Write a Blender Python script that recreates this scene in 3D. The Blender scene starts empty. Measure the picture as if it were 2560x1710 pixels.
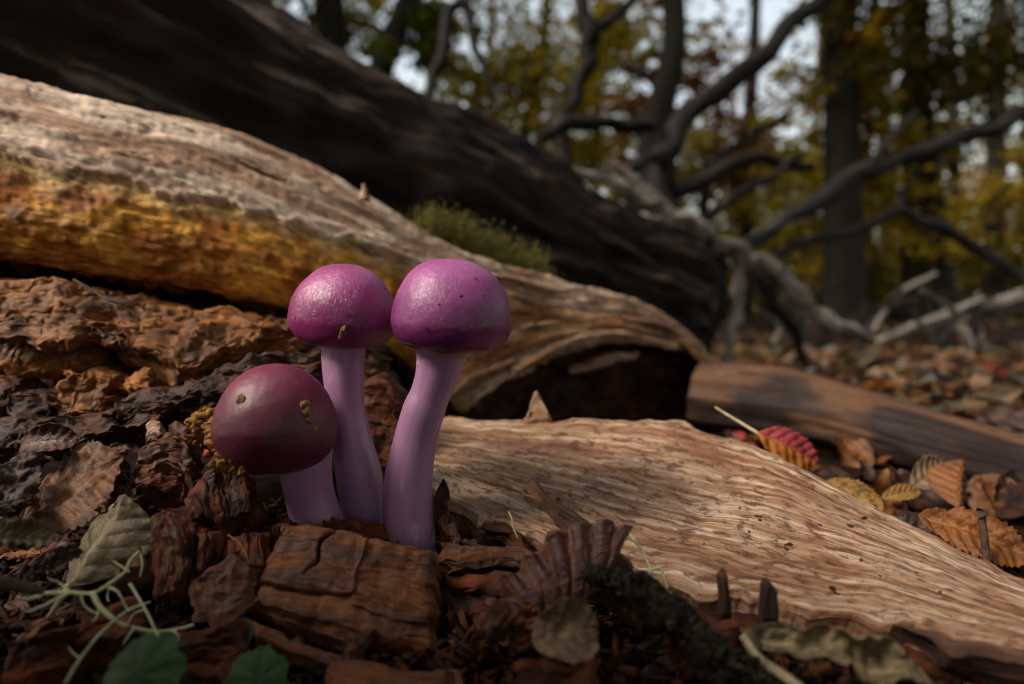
import bpy, math, random
import numpy as np
from mathutils import Vector, Matrix
from mathutils.bvhtree import BVHTree

S = 0.01                      # everything below is written in centimetres
sc = bpy.context.scene
COL = sc.collection
random.seed(7)
RNG = np.random.default_rng(11)

# ------------------------------------------------------------------ camera
CAMZ, PITCH, FPX = 6.0, math.radians(2.215), 2560 * 20.0 / 36.0
cam_d = bpy.data.cameras.new('camera')
cam = bpy.data.objects.new('camera', cam_d)
COL.objects.link(cam)
cam.location = (0, 0, CAMZ * S)
cam.rotation_euler = (math.pi / 2 - PITCH, 0, 0)
cam_d.lens, cam_d.sensor_width, cam_d.sensor_fit = 20.0, 36.0, 'HORIZONTAL'
cam_d.clip_start, cam_d.clip_end = 0.004, 400.0
cam_d.dof.use_dof = True
cam_d.dof.focus_distance = 0.119
cam_d.dof.aperture_fstop = 9.0
sc.camera = cam

# ------------------------------------------------------------------ world, sun, exposure
SUN_EL, SUN_AZ = math.radians(42), math.radians(-112)     # azimuth from +Y, clockwise positive
w = bpy.data.worlds.new('World'); sc.world = w; w.use_nodes = True
wn = w.node_tree.nodes; wl = w.node_tree.links
sky = wn.new('ShaderNodeTexSky'); sky.sky_type = 'NISHITA'; sky.sun_disc = False
sky.sun_elevation = SUN_EL; sky.sun_rotation = SUN_AZ
sky.air_density = 2.0; sky.dust_density = 5.0; sky.ozone_density = 1.0
hs = wn.new('ShaderNodeHueSaturation'); hs.inputs['Saturation'].default_value = 0.5     # thin overcast: paler than a clear sky
wl.new(sky.outputs[0], hs.inputs['Color']); wl.new(hs.outputs[0], wn['Background'].inputs[0])
wn['Background'].inputs[1].default_value = 0.15
sun_d = bpy.data.lights.new('sun', 'SUN'); sun = bpy.data.objects.new('sun', sun_d); COL.objects.link(sun)
sun_d.energy, sun_d.angle, sun_d.color = 1.5, math.radians(14), (1.0, 0.91, 0.78)
ldir = Vector((math.sin(SUN_AZ) * math.cos(SUN_EL), math.cos(SUN_AZ) * math.cos(SUN_EL), math.sin(SUN_EL)))
sun.rotation_euler = ldir.to_track_quat('Z', 'Y').to_euler()
sc.view_settings.view_transform = 'Standard'
sc.view_settings.look = 'None'
sc.view_settings.exposure = 0.95
sc.view_settings.gamma = 1.0
sc.view_settings.use_curve_mapping = False
sc.render.engine = 'CYCLES'
sc.cycles.use_denoising = True
sc.cycles.denoising_prefilter = 'ACCURATE'
sc.cycles.filter_width = 1.1
sc.cycles.max_bounces = 6
sc.cycles.diffuse_bounces = 3
sc.cycles.transparent_max_bounces = 4

# ------------------------------------------------------------------ helpers: numbers
FWD = np.array([0, math.cos(PITCH), -math.sin(PITCH)])
UPV = np.array([0, math.sin(PITCH), math.cos(PITCH)])
CAM = np.array([0, 0, CAMZ])
def P(u, v, D):
    """a direction (photo pixel) and a depth in cm -> a point in cm"""
    return CAM + np.array([1, 0, 0]) * (u - 1280) / FPX * D + UPV * (855 - v) / FPX * D + FWD * D
def PL(rows): return np.array([P(*r) for r in rows])

_perm = np.random.default_rng(3).permutation(256).astype(np.int64)
_grad = np.random.default_rng(4).normal(size=(256, 3)); _grad /= np.linalg.norm(_grad, axis=1)[:, None]
def perlin(p, seed=0):
    p = np.asarray(p, float) + seed * 17.37
    i = np.floor(p).astype(np.int64); f = p - i
    t = f * f * f * (f * (f * 6 - 15) + 10)
    out = 0
    for dx in (0, 1):
        for dy in (0, 1):
            for dz in (0, 1):
                h = _perm[(_perm[(_perm[(i[..., 0] + dx) & 255] + i[..., 1] + dy) & 255] + i[..., 2] + dz) & 255]
                g = _grad[h]
                d = g[..., 0] * (f[..., 0] - dx) + g[..., 1] * (f[..., 1] - dy) + g[..., 2] * (f[..., 2] - dz)
                wgt = (t[..., 0] if dx else 1 - t[..., 0]) * (t[..., 1] if dy else 1 - t[..., 1]) * (t[..., 2] if dz else 1 - t[..., 2])
                out = out + d * wgt
    return out * 1.6
def fbm(p, octv=4, seed=0, gain=0.5, lac=2.03):
    a, s, out = 1.0, 1.0, 0
    for k in range(octv):
        out = out + a * perlin(np.asarray(p) * s, seed + k * 3); a *= gain; s *= lac
    return out
def ridge(p, octv=4, seed=0):
    a, s, out = 1.0, 1.0, 0
    for k in range(octv):
        out = out + a * (1 - np.abs(perlin(np.asarray(p) * s, seed + k * 5)) * 2); a *= .5; s *= 2.1
    return out / 1.8
def vnoise(p, octv=3, seed=0):
    return np.stack([fbm(p, octv, seed + 31 * k) for k in range(3)], -1)
def sstep(a, b, x):
    t = np.clip((x - a) / (b - a), 0, 1); return t * t * (3 - 2 * t)
def catmull(C, t):
    """C (k, ...) control points, t in 0..1 -> points"""
    C = np.asarray(C, float); k = len(C)
    x = np.clip(np.asarray(t) * (k - 1), 0, k - 1 - 1e-9); i = x.astype(int); f = (x - i)
    f = f.reshape(f.shape + (1,) * (C.ndim - 1))
    g = lambda j: C[np.clip(j, 0, k - 1)]
    p0, p1, p2, p3 = g(i - 1), g(i), g(i + 1), g(i + 2)
    p0 = np.where((i == 0).reshape(f.shape), 2 * p1 - p2, p0); p3 = np.where((i == k - 2).reshape(f.shape), 2 * p2 - p1, p3)
    return 0.5 * (2 * p1 + (p2 - p0) * f + (2 * p0 - 5 * p1 + 4 * p2 - p3) * f ** 2 + (3 * p1 - p0 - 3 * p2 + p3) * f ** 3)
def loft(rows, N, M):
    tm = np.linspace(0, 1, M)
    R = np.stack([catmull(np.asarray(r, float), tm) for r in rows])
    return catmull(R, np.linspace(0, 1, N))
def gnormals(G):
    du = np.gradient(G, axis=1); dv = np.gradient(G, axis=0)
    n = np.cross(du, dv); l = np.linalg.norm(n, axis=-1, keepdims=True); return n / np.maximum(l, 1e-9)
def arc_wc(G):
    """grain coordinates in cm: along columns, across rows"""
    a = np.concatenate([np.zeros((G.shape[0], 1)), np.cumsum(np.linalg.norm(np.diff(G, axis=1), axis=-1), axis=1)], 1)
    a = np.repeat(a.mean(0, keepdims=True), G.shape[0], 0)
    b = np.concatenate([np.zeros((1, G.shape[1])), np.cumsum(np.linalg.norm(np.diff(G, axis=0), axis=-1), axis=0)], 0)
    b = np.repeat(b.mean(1, keepdims=True), G.shape[1], 1)
    return np.stack([a, b, np.zeros_like(a)], -1)
def grid_faces(N, M, off=0, closed=False):
    i, j = np.meshgrid(np.arange(N - 1), np.arange(M if closed else M - 1), indexing='ij')
    j2 = (j + 1) % M
    return np.stack([i * M + j, i * M + j2, (i + 1) * M + j2, (i + 1) * M + j], -1).reshape(-1, 4) + off

# ------------------------------------------------------------------ helpers: objects
def make_mesh(name, V, F, wc=None, tint=None, sharp=None, smooth=True, val=None):
    """V in cm; F a list of (n,3)/(n,4) index arrays"""
    me = bpy.data.meshes.new(name)
    V = np.asarray(V, np.float32) * S
    if not isinstance(F, list): F = [F]
    F = [np.asarray(f, np.int32) for f in F if len(f)]
    loops = np.concatenate([f.ravel() for f in F]); tot = np.concatenate([np.full(len(f), f.shape[1], np.int32) for f in F])
    start = np.concatenate([[0], np.cumsum(tot)[:-1]]).astype(np.int32)
    me.vertices.add(len(V)); me.vertices.foreach_set('co', V.ravel())
    me.loops.add(len(loops)); me.loops.foreach_set('vertex_index', loops)
    me.polygons.add(len(tot)); me.polygons.foreach_set('loop_start', start); me.polygons.foreach_set('loop_total', tot)
    me.update(calc_edges=True); me.validate()
    if smooth:
        me.polygons.foreach_set('use_smooth', np.ones(len(me.polygons), bool))
        if sharp: me.set_sharp_from_angle(angle=math.radians(sharp))
    if wc is not None:
        a = me.attributes.new('wc', 'FLOAT_VECTOR', 'POINT'); a.data.foreach_set('vector', np.asarray(wc, np.float32).ravel())
    if tint is not None:
        a = me.attributes.new('tint', 'FLOAT_COLOR', 'POINT')
        t = np.ones((len(V), 4), np.float32); t[:, :3] = tint; a.data.foreach_set('color', t.ravel())
    if val is not None:
        a = me.attributes.new('val', 'FLOAT', 'POINT'); a.data.foreach_set('value', np.asarray(val, np.float32).ravel())
    return me
def obj(name, me, mat=None, parent=None):
    o = bpy.data.objects.new(name, me); COL.objects.link(o)
    if mat is not None and me is not None and not me.materials: me.materials.append(mat)
    if parent is not None: o.parent = parent
    return o
def tag(o, label=None, cat=None, group=None, kind=None):
    if label: o['label'] = label
    if cat: o['category'] = cat
    if group: o['group'] = group
    if kind: o['kind'] = kind
    return o
def thing(name, label, cat, group=None, loc=(0, 0, 0)):
    o = bpy.data.objects.new(name, None); COL.objects.link(o); o.location = [c * S for c in loc]
    o.empty_display_size = 0.01
    return tag(o, label, cat, group)
def bvh(V, F):
    F = F if isinstance(F, list) else [F]
    return BVHTree.FromPolygons([tuple(v) for v in np.asarray(V)], [tuple(int(i) for i in f) for ff in F for f in ff])
def hit(tree, u, v):
    o = Vector(CAM); d = Vector(P(u, v, 1.0) - CAM).normalized()
    loc, nor, idx, dist = tree.ray_cast(o, d)
    return (np.array(loc), np.array(nor)) if loc is not None else (None, None)

# ------------------------------------------------------------------ helpers: materials
def lin(h):
    c = [int(h[i:i + 2], 16) / 255 for i in (1, 3, 5)]
    return tuple(x / 12.92 if x <= .04045 else ((x + .055) / 1.055) ** 2.4 for x in c) + (1,)
class Mat:
    def __init__(s, name):
        s.m = bpy.data.materials.new(name); s.m.use_nodes = True
        s.n = s.m.node_tree.nodes; s.l = s.m.node_tree.links; s.b = s.n['Principled BSDF']
    def add(s, t, **kw):
        n = s.n.new(t)
        for k, v in kw.items(): setattr(n, k, v)
        return n
    def link(s, a, b): s.l.new(a, b)
    def attr(s, name, out='Vector'):
        n = s.add('ShaderNodeAttribute'); n.attribute_name = name; return n.outputs[out]
    def obco(s): return s.add('ShaderNodeTexCoord').outputs['Object']
    def mapping(s, vec, scale, loc=(0, 0, 0)):
        n = s.add('ShaderNodeMapping'); n.inputs['Scale'].default_value = scale; n.inputs['Location'].default_value = loc
        s.link(vec, n.inputs['Vector']); return n.outputs[0]
    def noise(s, vec, scale=1, detail=6, rough=.6, dist=0):
        n = s.add('ShaderNodeTexNoise'); n.inputs['Scale'].default_value = scale; n.inputs['Detail'].default_value = detail
        n.inputs['Roughness'].default_value = rough; n.inputs['Distortion'].default_value = dist
        s.link(vec, n.inputs['Vector']); return n.outputs[0]
    def ramp(s, fac, stops):
        n = s.add('ShaderNodeValToRGB'); e = n.color_ramp.elements
        while len(e) < len(stops): e.new(.5)
        for k, (p, c) in enumerate(stops):
            e[k].position = p; e[k].color = c if not isinstance(c, (int, float)) else (c, c, c, 1)
        s.link(fac, n.inputs[0]); return n.outputs[0]
    def mix(s, a, b, fac, mode='MIX'):
        n = s.add('ShaderNodeMix', data_type='RGBA', blend_type=mode)
        for val, k in ((fac, 0), (a, 6), (b, 7)):
            if hasattr(val, 'is_linked'): s.link(val, n.inputs[k])
            else: n.inputs[k].default_value = val
        return n.outputs[2]
    def math(s, op, a, b=0.0):
        n = s.add('ShaderNodeMath', operation=op)
        for val, k in ((a, 0), (b, 1)):
            if hasattr(val, 'is_linked'): s.link(val, n.inputs[k])
            else: n.inputs[k].default_value = val
        return n.outputs[0]
    def bump(s, h, strength, dist, normal=None):
        n = s.add('ShaderNodeBump'); n.inputs['Strength'].default_value = strength; n.inputs['Distance'].default_value = dist
        s.link(h, n.inputs['Height'])
        if normal is not None: s.link(normal, n.inputs['Normal'])
        return n.outputs[0]
    def set(s, **kw):
        for k, v in kw.items():
            k = k.replace('_', ' ')
            if hasattr(v, 'is_linked'): s.link(v, s.b.inputs[k])
            else: s.b.inputs[k].default_value = v
        return s

def wood_mat(name, stops, fibre=(.22, 2.6), fine=(1.4, 30), tint=False, spots=0.0, spot_col=lin('#2a1608'), blotch=None,
             rough=(.5, .85), bump=.6, bdist=.0006, spec=.35, spotscale=(3.0, 8.0), cracks=0.0, wobble=.8):
    m = Mat(name)
    wc = m.attr('wc')
    warp = m.noise(m.mapping(wc, (.35, .8, .8)), 1, 3)
    wv = m.add('ShaderNodeVectorMath', operation='MULTIPLY_ADD')
    cmb = m.add('ShaderNodeCombineXYZ'); m.link(warp, cmb.inputs[1]); m.link(warp, cmb.inputs[2])
    m.link(cmb.outputs[0], wv.inputs[0]); wv.inputs[1].default_value = (wobble, wobble, wobble); m.link(wc, wv.inputs[2])
    v = wv.outputs[0]
    n1 = m.noise(m.mapping(v, (fibre[0], fibre[1], fibre[1])), 1, 7, .68)
    n2 = m.noise(m.mapping(v, (fine[0], fine[1], fine[1])), 1, 4, .6)
    c = m.ramp(n1, stops)
    if tint:
        c = m.mix(c, m.attr('tint', 'Color'), 1.0, 'MULTIPLY')
    if blotch:
        bf = m.ramp(m.noise(m.mapping(wc, (.45, .9, .9), (3, 5, 1)), 1, 6, .65), [(blotch[1] - .06, 0), (blotch[1] + .1, 1)])
        c = m.mix(c, blotch[0], m.math('MULTIPLY', bf, blotch[2]))
    c = m.mix(c, m.ramp(n2, [(.28, .55), (.7, 1.15)]), 1.0, 'MULTIPLY')
    if spots:
        sf = m.ramp(m.noise(m.mapping(v, (spotscale[0], spotscale[1], spotscale[1]), (9, 2, 4)), 1, 5, .7), [(.62 - spots * .1, 0), (.68 - spots * .06, 1)])
        c = m.mix(c, spot_col, m.math('MULTIPLY', sf, .85))
    hgt = m.math('ADD', m.math('MULTIPLY', n1, .7), m.math('MULTIPLY', n2, .35))
    if cracks:
        cv = m.add('ShaderNodeTexVoronoi', feature='DISTANCE_TO_EDGE')
        m.link(m.mapping(v, (cracks * .55, cracks, cracks)), cv.inputs['Vector'])
        cf = m.ramp(cv.outputs['Distance'], [(0.0, 0.0), (.05, 1.0)])
        c = m.mix(c, m.ramp(cv.outputs['Distance'], [(0, .35), (.06, 1.0)]), 1.0, 'MULTIPLY')
        hgt = m.math('ADD', hgt, m.math('MULTIPLY', cf, .5))
    m.set(Base_Color=c, Roughness=m.ramp(n1, [(.3, rough[0]), (.7, rough[1])]), Normal=m.bump(hgt, bump, bdist))
    m.b.inputs['Specular IOR Level'].default_value = spec
    return m.m

G = lambda k: (k, k, k, 1)
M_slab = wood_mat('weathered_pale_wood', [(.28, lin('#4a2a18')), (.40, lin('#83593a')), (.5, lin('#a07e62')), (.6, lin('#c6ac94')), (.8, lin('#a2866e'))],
                  fibre=(.3, 6.5), fine=(1.6, 40), wobble=.1, spots=1.25, spot_col=lin('#4a2814'), blotch=(lin('#6e4226'), .52, .6), rough=(.5, .8), bump=.6, bdist=.0008, spotscale=(3.2, 8.0))
M_log = wood_mat('rotting_log_wood', [(.28, G(.5)), (.42, G(.85)), (.55, G(1.08)), (.72, G(1.3))], fibre=(.4, 2.6), fine=(1.2, 12), tint=True,
                 spots=.25, spot_col=lin('#2a180c'), rough=(.5, .9), bump=.9, bdist=.0012, spec=.25)
M_chip = wood_mat('brown_rotten_wood', [(.25, lin('#220f05')), (.42, lin('#4e270c')), (.55, lin('#6e3c14')), (.75, lin('#84501f'))], fibre=(.4, 3.2), fine=(1.5, 26),
                  blotch=(lin('#2a1714'), .54, .6), rough=(.45, .8), bump=.9, bdist=.0008, spec=.4)
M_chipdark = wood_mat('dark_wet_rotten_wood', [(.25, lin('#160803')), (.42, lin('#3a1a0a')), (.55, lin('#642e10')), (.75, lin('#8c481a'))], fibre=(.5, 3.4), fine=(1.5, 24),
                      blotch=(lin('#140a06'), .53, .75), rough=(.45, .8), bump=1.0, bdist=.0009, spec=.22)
M_chipred = wood_mat('reddish_wood_fragment', [(.25, lin('#220e06')), (.42, lin('#48240f')), (.58, lin('#64381a')), (.8, lin('#7c5028'))], fibre=(.6, 3.6), fine=(1.5, 24),
                     blotch=(lin('#30160e'), .55, .7), rough=(.4, .8), bump=1.0, bdist=.0008)
M_bark = wood_mat('decayed_bark', [(.25, lin('#24120a')), (.42, lin('#623a16')), (.56, lin('#965c26')), (.75, lin('#b47e3e'))], fibre=(.6, 1.7), fine=(2.0, 14),
                  blotch=(lin('#2e1e16'), .54, .6), spots=.2, spot_col=lin('#5a5020'), rough=(.5, .85), bump=1.0, bdist=.0016, spec=.3)
M_barkdark = wood_mat('dark_decayed_bark', [(.25, lin('#140b08')), (.45, lin('#382016')), (.58, lin('#5a3622')), (.75, lin('#744a30'))], fibre=(.8, 2.0), fine=(2.5, 12),
                      blotch=(lin('#20181a'), .53, .6), rough=(.5, .85), bump=1.0, bdist=.0016, spec=.25)
M_darklog = wood_mat('dark_fallen_trunk_bark', [(.25, lin('#080504')), (.46, lin('#120b08')), (.55, lin('#281d16')), (.66, lin('#7a6d63'))], fibre=(.05, .42), fine=(.3, 3.0),
                     blotch=(lin('#2e1a0c'), .56, .6), rough=(.6, .95), bump=.8, bdist=.006, spec=.2)
M_limb = wood_mat('dead_branch_bark', [(.25, lin('#0b0908')), (.5, lin('#191512')), (.72, lin('#3c3732'))], fibre=(.1, .6), fine=(.5, 4), rough=(.6, .95), bump=.6, bdist=.004, spec=.2)
M_limbpale = wood_mat('bleached_branch_wood', [(.25, lin('#352c26')), (.45, lin('#6e655c')), (.6, lin('#98908a')), (.75, lin('#b3aba4'))], fibre=(.1, .8), fine=(.5, 5), rough=(.6, .95), bump=.6, bdist=.003, spec=.2)
M_trunk = wood_mat('standing_tree_bark', [(.25, lin('#0f0e0a')), (.5, lin('#211e16')), (.72, lin('#38352a'))], fibre=(.02, .12), fine=(.1, .8), rough=(.7, .95), bump=.6, bdist=.01, spec=.2)
M_branchlog = wood_mat('brown_branch_wood', [(.25, lin('#23140f')), (.45, lin('#45302a')), (.57, lin('#6b4a34')), (.72, lin('#9a7048'))], fibre=(.12, .9), fine=(.8, 8),
                       blotch=(lin('#2c2024'), .52, .7), rough=(.5, .9), bump=.8, bdist=.002, spec=.3)

def fungus_mat(name, top, low, stem=False, coat=.25, rg=(.2, .36), bmp=.42):
    m = Mat(name); oc = m.obco()
    n = m.noise(oc, 120 if not stem else 90, 4, .6)
    if stem:
        st = m.attr('wc'); fib = m.noise(m.mapping(st, (.7, 9, 1)), 1, 5, .6)
        c = m.mix(top, low, m.ramp(fib, [(.25, .35), (.8, .65)]))
        c = m.mix(c, lin('#d9bcd0'), m.ramp(m.noise(m.mapping(st, (1.2, 3, 1)), 1, 3), [(.58, 0), (.8, .5)]))
        m.set(Base_Color=c, Roughness=.42, Normal=m.bump(m.math('ADD', fib, m.math('MULTIPLY', n, .3)), 0.1, .0003))
    else:
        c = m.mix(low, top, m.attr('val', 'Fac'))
        c = m.mix(c, lin('#c78ab0'), m.ramp(m.noise(oc, 900, 4, .7), [(.6, 0), (.85, .3)]))
        c = m.mix(c, low, m.ramp(n, [(.52, 0), (.75, .5)]))
        wr = m.add('ShaderNodeTexVoronoi', feature='SMOOTH_F1'); wr.inputs['Scale'].default_value = 1500
        m.link(m.mapping(oc, (1, 1, .6)), wr.inputs['Vector'])
        wr2 = m.noise(m.mapping(oc, (1, 1, .6)), 1700, 3, .6, 1.8)
        h = m.math('ADD', m.math('MULTIPLY', wr.outputs['Distance'], .3), m.math('MULTIPLY', wr2, .9))
        m.set(Base_Color=c, Roughness=m.ramp(n, [(.3, rg[0]), (.7, rg[1])]), Normal=m.bump(h, bmp, .0003))
        m.b.inputs['Coat Weight'].default_value = coat; m.b.inputs['Coat Roughness'].default_value = .12
        m.link(m.bump(h, bmp * 1.7, .0003), m.b.inputs['Coat Normal'])
    m.b.inputs['Subsurface Weight'].default_value = .25
    m.b.inputs['Subsurface Radius'].default_value = (1.0, .35, .6)
    m.b.inputs['Subsurface Scale'].default_value = .0022
    m.b.inputs['Specular IOR Level'].default_value = .5
    return m.m
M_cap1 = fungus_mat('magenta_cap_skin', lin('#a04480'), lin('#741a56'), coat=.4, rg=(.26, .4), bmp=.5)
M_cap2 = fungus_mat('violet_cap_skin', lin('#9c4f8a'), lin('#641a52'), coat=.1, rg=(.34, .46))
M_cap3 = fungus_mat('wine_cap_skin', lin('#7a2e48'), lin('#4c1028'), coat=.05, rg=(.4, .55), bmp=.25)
M_stem = fungus_mat('lilac_stem_flesh', lin('#a67c9c'), lin('#84587c'), True)
M_veil = fungus_mat('pale_veil_film', lin('#b48aa6'), lin('#9a6a90'), True)

def leaf_mat(name, base, dark, vein, back=.35, rough=.55, bump=.5, second=None):
    m = Mat(name); wc = m.attr('wc')
    n = m.noise(m.mapping(wc, (2.2, 2.2, 1)), 1, 6, .65)
    n2 = m.noise(m.mapping(wc, (14, 14, 1)), 1, 4, .6)
    c = m.mix(dark, base, m.ramp(n, [(.36, 0), (.62, 1)]))
    c = m.mix(c, vein, m.attr('val', 'Fac'))
    if second:
        sx = m.add('ShaderNodeSeparateXYZ'); m.link(wc, sx.inputs[0]); c = m.mix(c, second, m.math('GREATER_THAN', sx.outputs[1], 0.0))
    c = m.mix(c, m.ramp(n2, [(.3, .6), (.7, 1.15)]), 1.0, 'MULTIPLY')
    tr = m.add('ShaderNodeBsdfTranslucent'); m.link(c, tr.inputs[0])
    m.set(Base_Color=c, Roughness=rough, Normal=m.bump(m.math('ADD', n2, m.math('MULTIPLY', m.attr('val', 'Fac'), .8)), bump, .0005))
    mx = m.add('ShaderNodeMixShader'); mx.inputs[0].default_value = back
    m.link(m.b.outputs[0], mx.inputs[1]); m.link(tr.outputs[0], mx.inputs[2])
    m.link(mx.outputs[0], m.n['Material Output'].inputs[0])
    return m.m
ML = dict(
    brown=leaf_mat('brown_dead_leaf', lin('#8f582c'), lin('#50321f'), lin('#9a683c')),
    dark=leaf_mat('dark_brown_dead_leaf', lin('#4a2a1a'), lin('#2a1812'), lin('#5e3a24')),
    grey=leaf_mat('grey_dead_leaf', lin('#9a8660'), lin('#54452f'), lin('#c4ae84')),
    red=leaf_mat('red_autumn_leaf', lin('#b83c48'), lin('#8e2a34'), lin('#c0584a')),
    tworeds=leaf_mat('red_and_orange_leaf', lin('#bc4450'), lin('#94303a'), lin('#c8685c'), second=lin('#b0641c')),
    plum=leaf_mat('plum_dead_leaf', lin('#74443e'), lin('#523028'), lin('#80542f'), rough=.32, bump=.8),
    yellow=leaf_mat('yellow_autumn_leaf', lin('#a37a34'), lin('#7a5222'), lin('#ac8840')),
    orange=leaf_mat('orange_autumn_leaf', lin('#94581e'), lin('#6c3812'), lin('#a06a30')),
    green=leaf_mat('green_leaf', lin('#335a22'), lin('#244418'), lin('#3c642a')),
    tan=leaf_mat('tan_dead_leaf', lin('#93765a'), lin('#6a5038'), lin('#a88c68')),
)
def plain_mat(name, c1, c2, scale=400, rough=.7, bump=.4, bd=.0004, spec=.3):
    m = Mat(name); m.b.inputs['Specular IOR Level'].default_value = spec; n = m.noise(m.obco(), scale, 4, .6)
    m.set(Base_Color=m.mix(c1, c2, m.ramp(n, [(.35, 0), (.65, 1)])), Roughness=rough, Normal=m.bump(n, bump, bd))
    return m.m
M_lichen = plain_mat('pale_beard_lichen', lin('#9a9c72'), lin('#c2c39a'), 300)
M_crumb = plain_mat('tan_soil_crumb', lin('#5a3c1c'), lin('#9a7a48'), 700, .8, 1, .0006)
M_crumbdark = plain_mat('dark_soil_crumb', lin('#21130b'), lin('#4a2c16'), 700, .8, 1, .0006)
M_gold = plain_mat('ochre_wood_crumb', lin('#5a3a14'), lin('#a3722c'), 500, .8, 1, .0006)
M_seed = plain_mat('lime_green_seed', lin('#6f8f1c'), lin('#8fae2c'), 500, .4)
M_moss = plain_mat('olive_moss', lin('#4a4620'), lin('#787034'), 300, .9)
M_stalk = plain_mat('tan_leaf_stalk', lin('#8a7a5c'), lin('#b0a07c'), 300, .6)
M_twig = plain_mat('dark_twig_bark', lin('#0c0907'), lin('#2a261d'), 350, .95, 1, .0014, .08)
M_twigb = plain_mat('brown_twig_bark', lin('#2a1c14'), lin('#5a4432'), 250, .85, 1, .0008)
def tint_leaf(name, back=.5):
    m = Mat(name); c = m.attr('tint', 'Color')
    tr = m.add('ShaderNodeBsdfTranslucent'); m.link(c, tr.inputs[0])
    m.set(Base_Color=c, Roughness=.7); m.b.inputs['Specular IOR Level'].default_value = .12
    mx = m.add('ShaderNodeMixShader'); mx.inputs[0].default_value = back
    m.link(m.b.outputs[0], mx.inputs[1]); m.link(tr.outputs[0], mx.inputs[2])
    m.link(mx.outputs[0], m.n['Material Output'].inputs[0]); return m.m
M_foliage = tint_leaf('tree_foliage'); M_litter = tint_leaf('leaf_litter_mix', .15)
mg = Mat('forest_soil'); oc = mg.obco()
g1 = mg.noise(oc, 22, 8, .65); g2 = mg.noise(oc, 160, 5, .6)
gc = mg.ramp(g1, [(.3, lin('#0d0704')), (.5, lin('#20120a')), (.68, lin('#382012'))])
mg.b.inputs['Specular IOR Level'].default_value = .1
mg.set(Base_Color=mg.mix(gc, mg.ramp(g2, [(.3, .5), (.7, 1.3)]), 1.0, 'MULTIPLY'), Roughness=.85, Normal=mg.bump(g2, .8, .002))
M_soil = mg.m

# ------------------------------------------------------------------ ground
def ground_z(x, y):
    x = np.asarray(x, float); y = np.asarray(y, float); r = np.hypot(x, y)
    p = np.stack([x, y, np.zeros_like(x)], -1)
    z = fbm(p * .09, 3, 5) * .5 * sstep(3, 20, r) + fbm(p * .6, 3, 6) * .16 + fbm(p * 1.9, 2, 7) * .07 + fbm(p * .012, 3, 8) * 5 * sstep(60, 300, r)
    z = z + 1.0 * np.exp(-(((x + 2.5) / 4.5) ** 2 + ((y - 13.2) / 2.0) ** 2))
    z = z + .9 * np.exp(-(((x + 9) / 4.5) ** 2 + ((y - 12) / 4.0) ** 2))
    z = z + .2 * np.exp(-(((x + 3) / 6.0) ** 2 + ((y - 9.5) / 2.2) ** 2)) + .5 * np.exp(-(((x - 4) / 4.0) ** 2 + ((y - 8.5) / 1.5) ** 2))
    z = z + sstep(300, 3000, y) * 45 + sstep(3000, 9000, r) * 120
    return z
gx = np.sinh(np.linspace(-8.3, 8.3, 460)) * 3.2; gy = np.sinh(np.linspace(-8.0, 8.6, 480)) * 3.0 + 10
X, Y = np.meshgrid(gx, gy)
Vg = np.stack([X, Y, ground_z(X, Y)], -1)
o = obj('ground', make_mesh('ground', Vg.reshape(-1, 3), grid_faces(*X.shape)), M_soil); tag(o, 'dark forest soil under the litter and logs', kind='structure')

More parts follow.
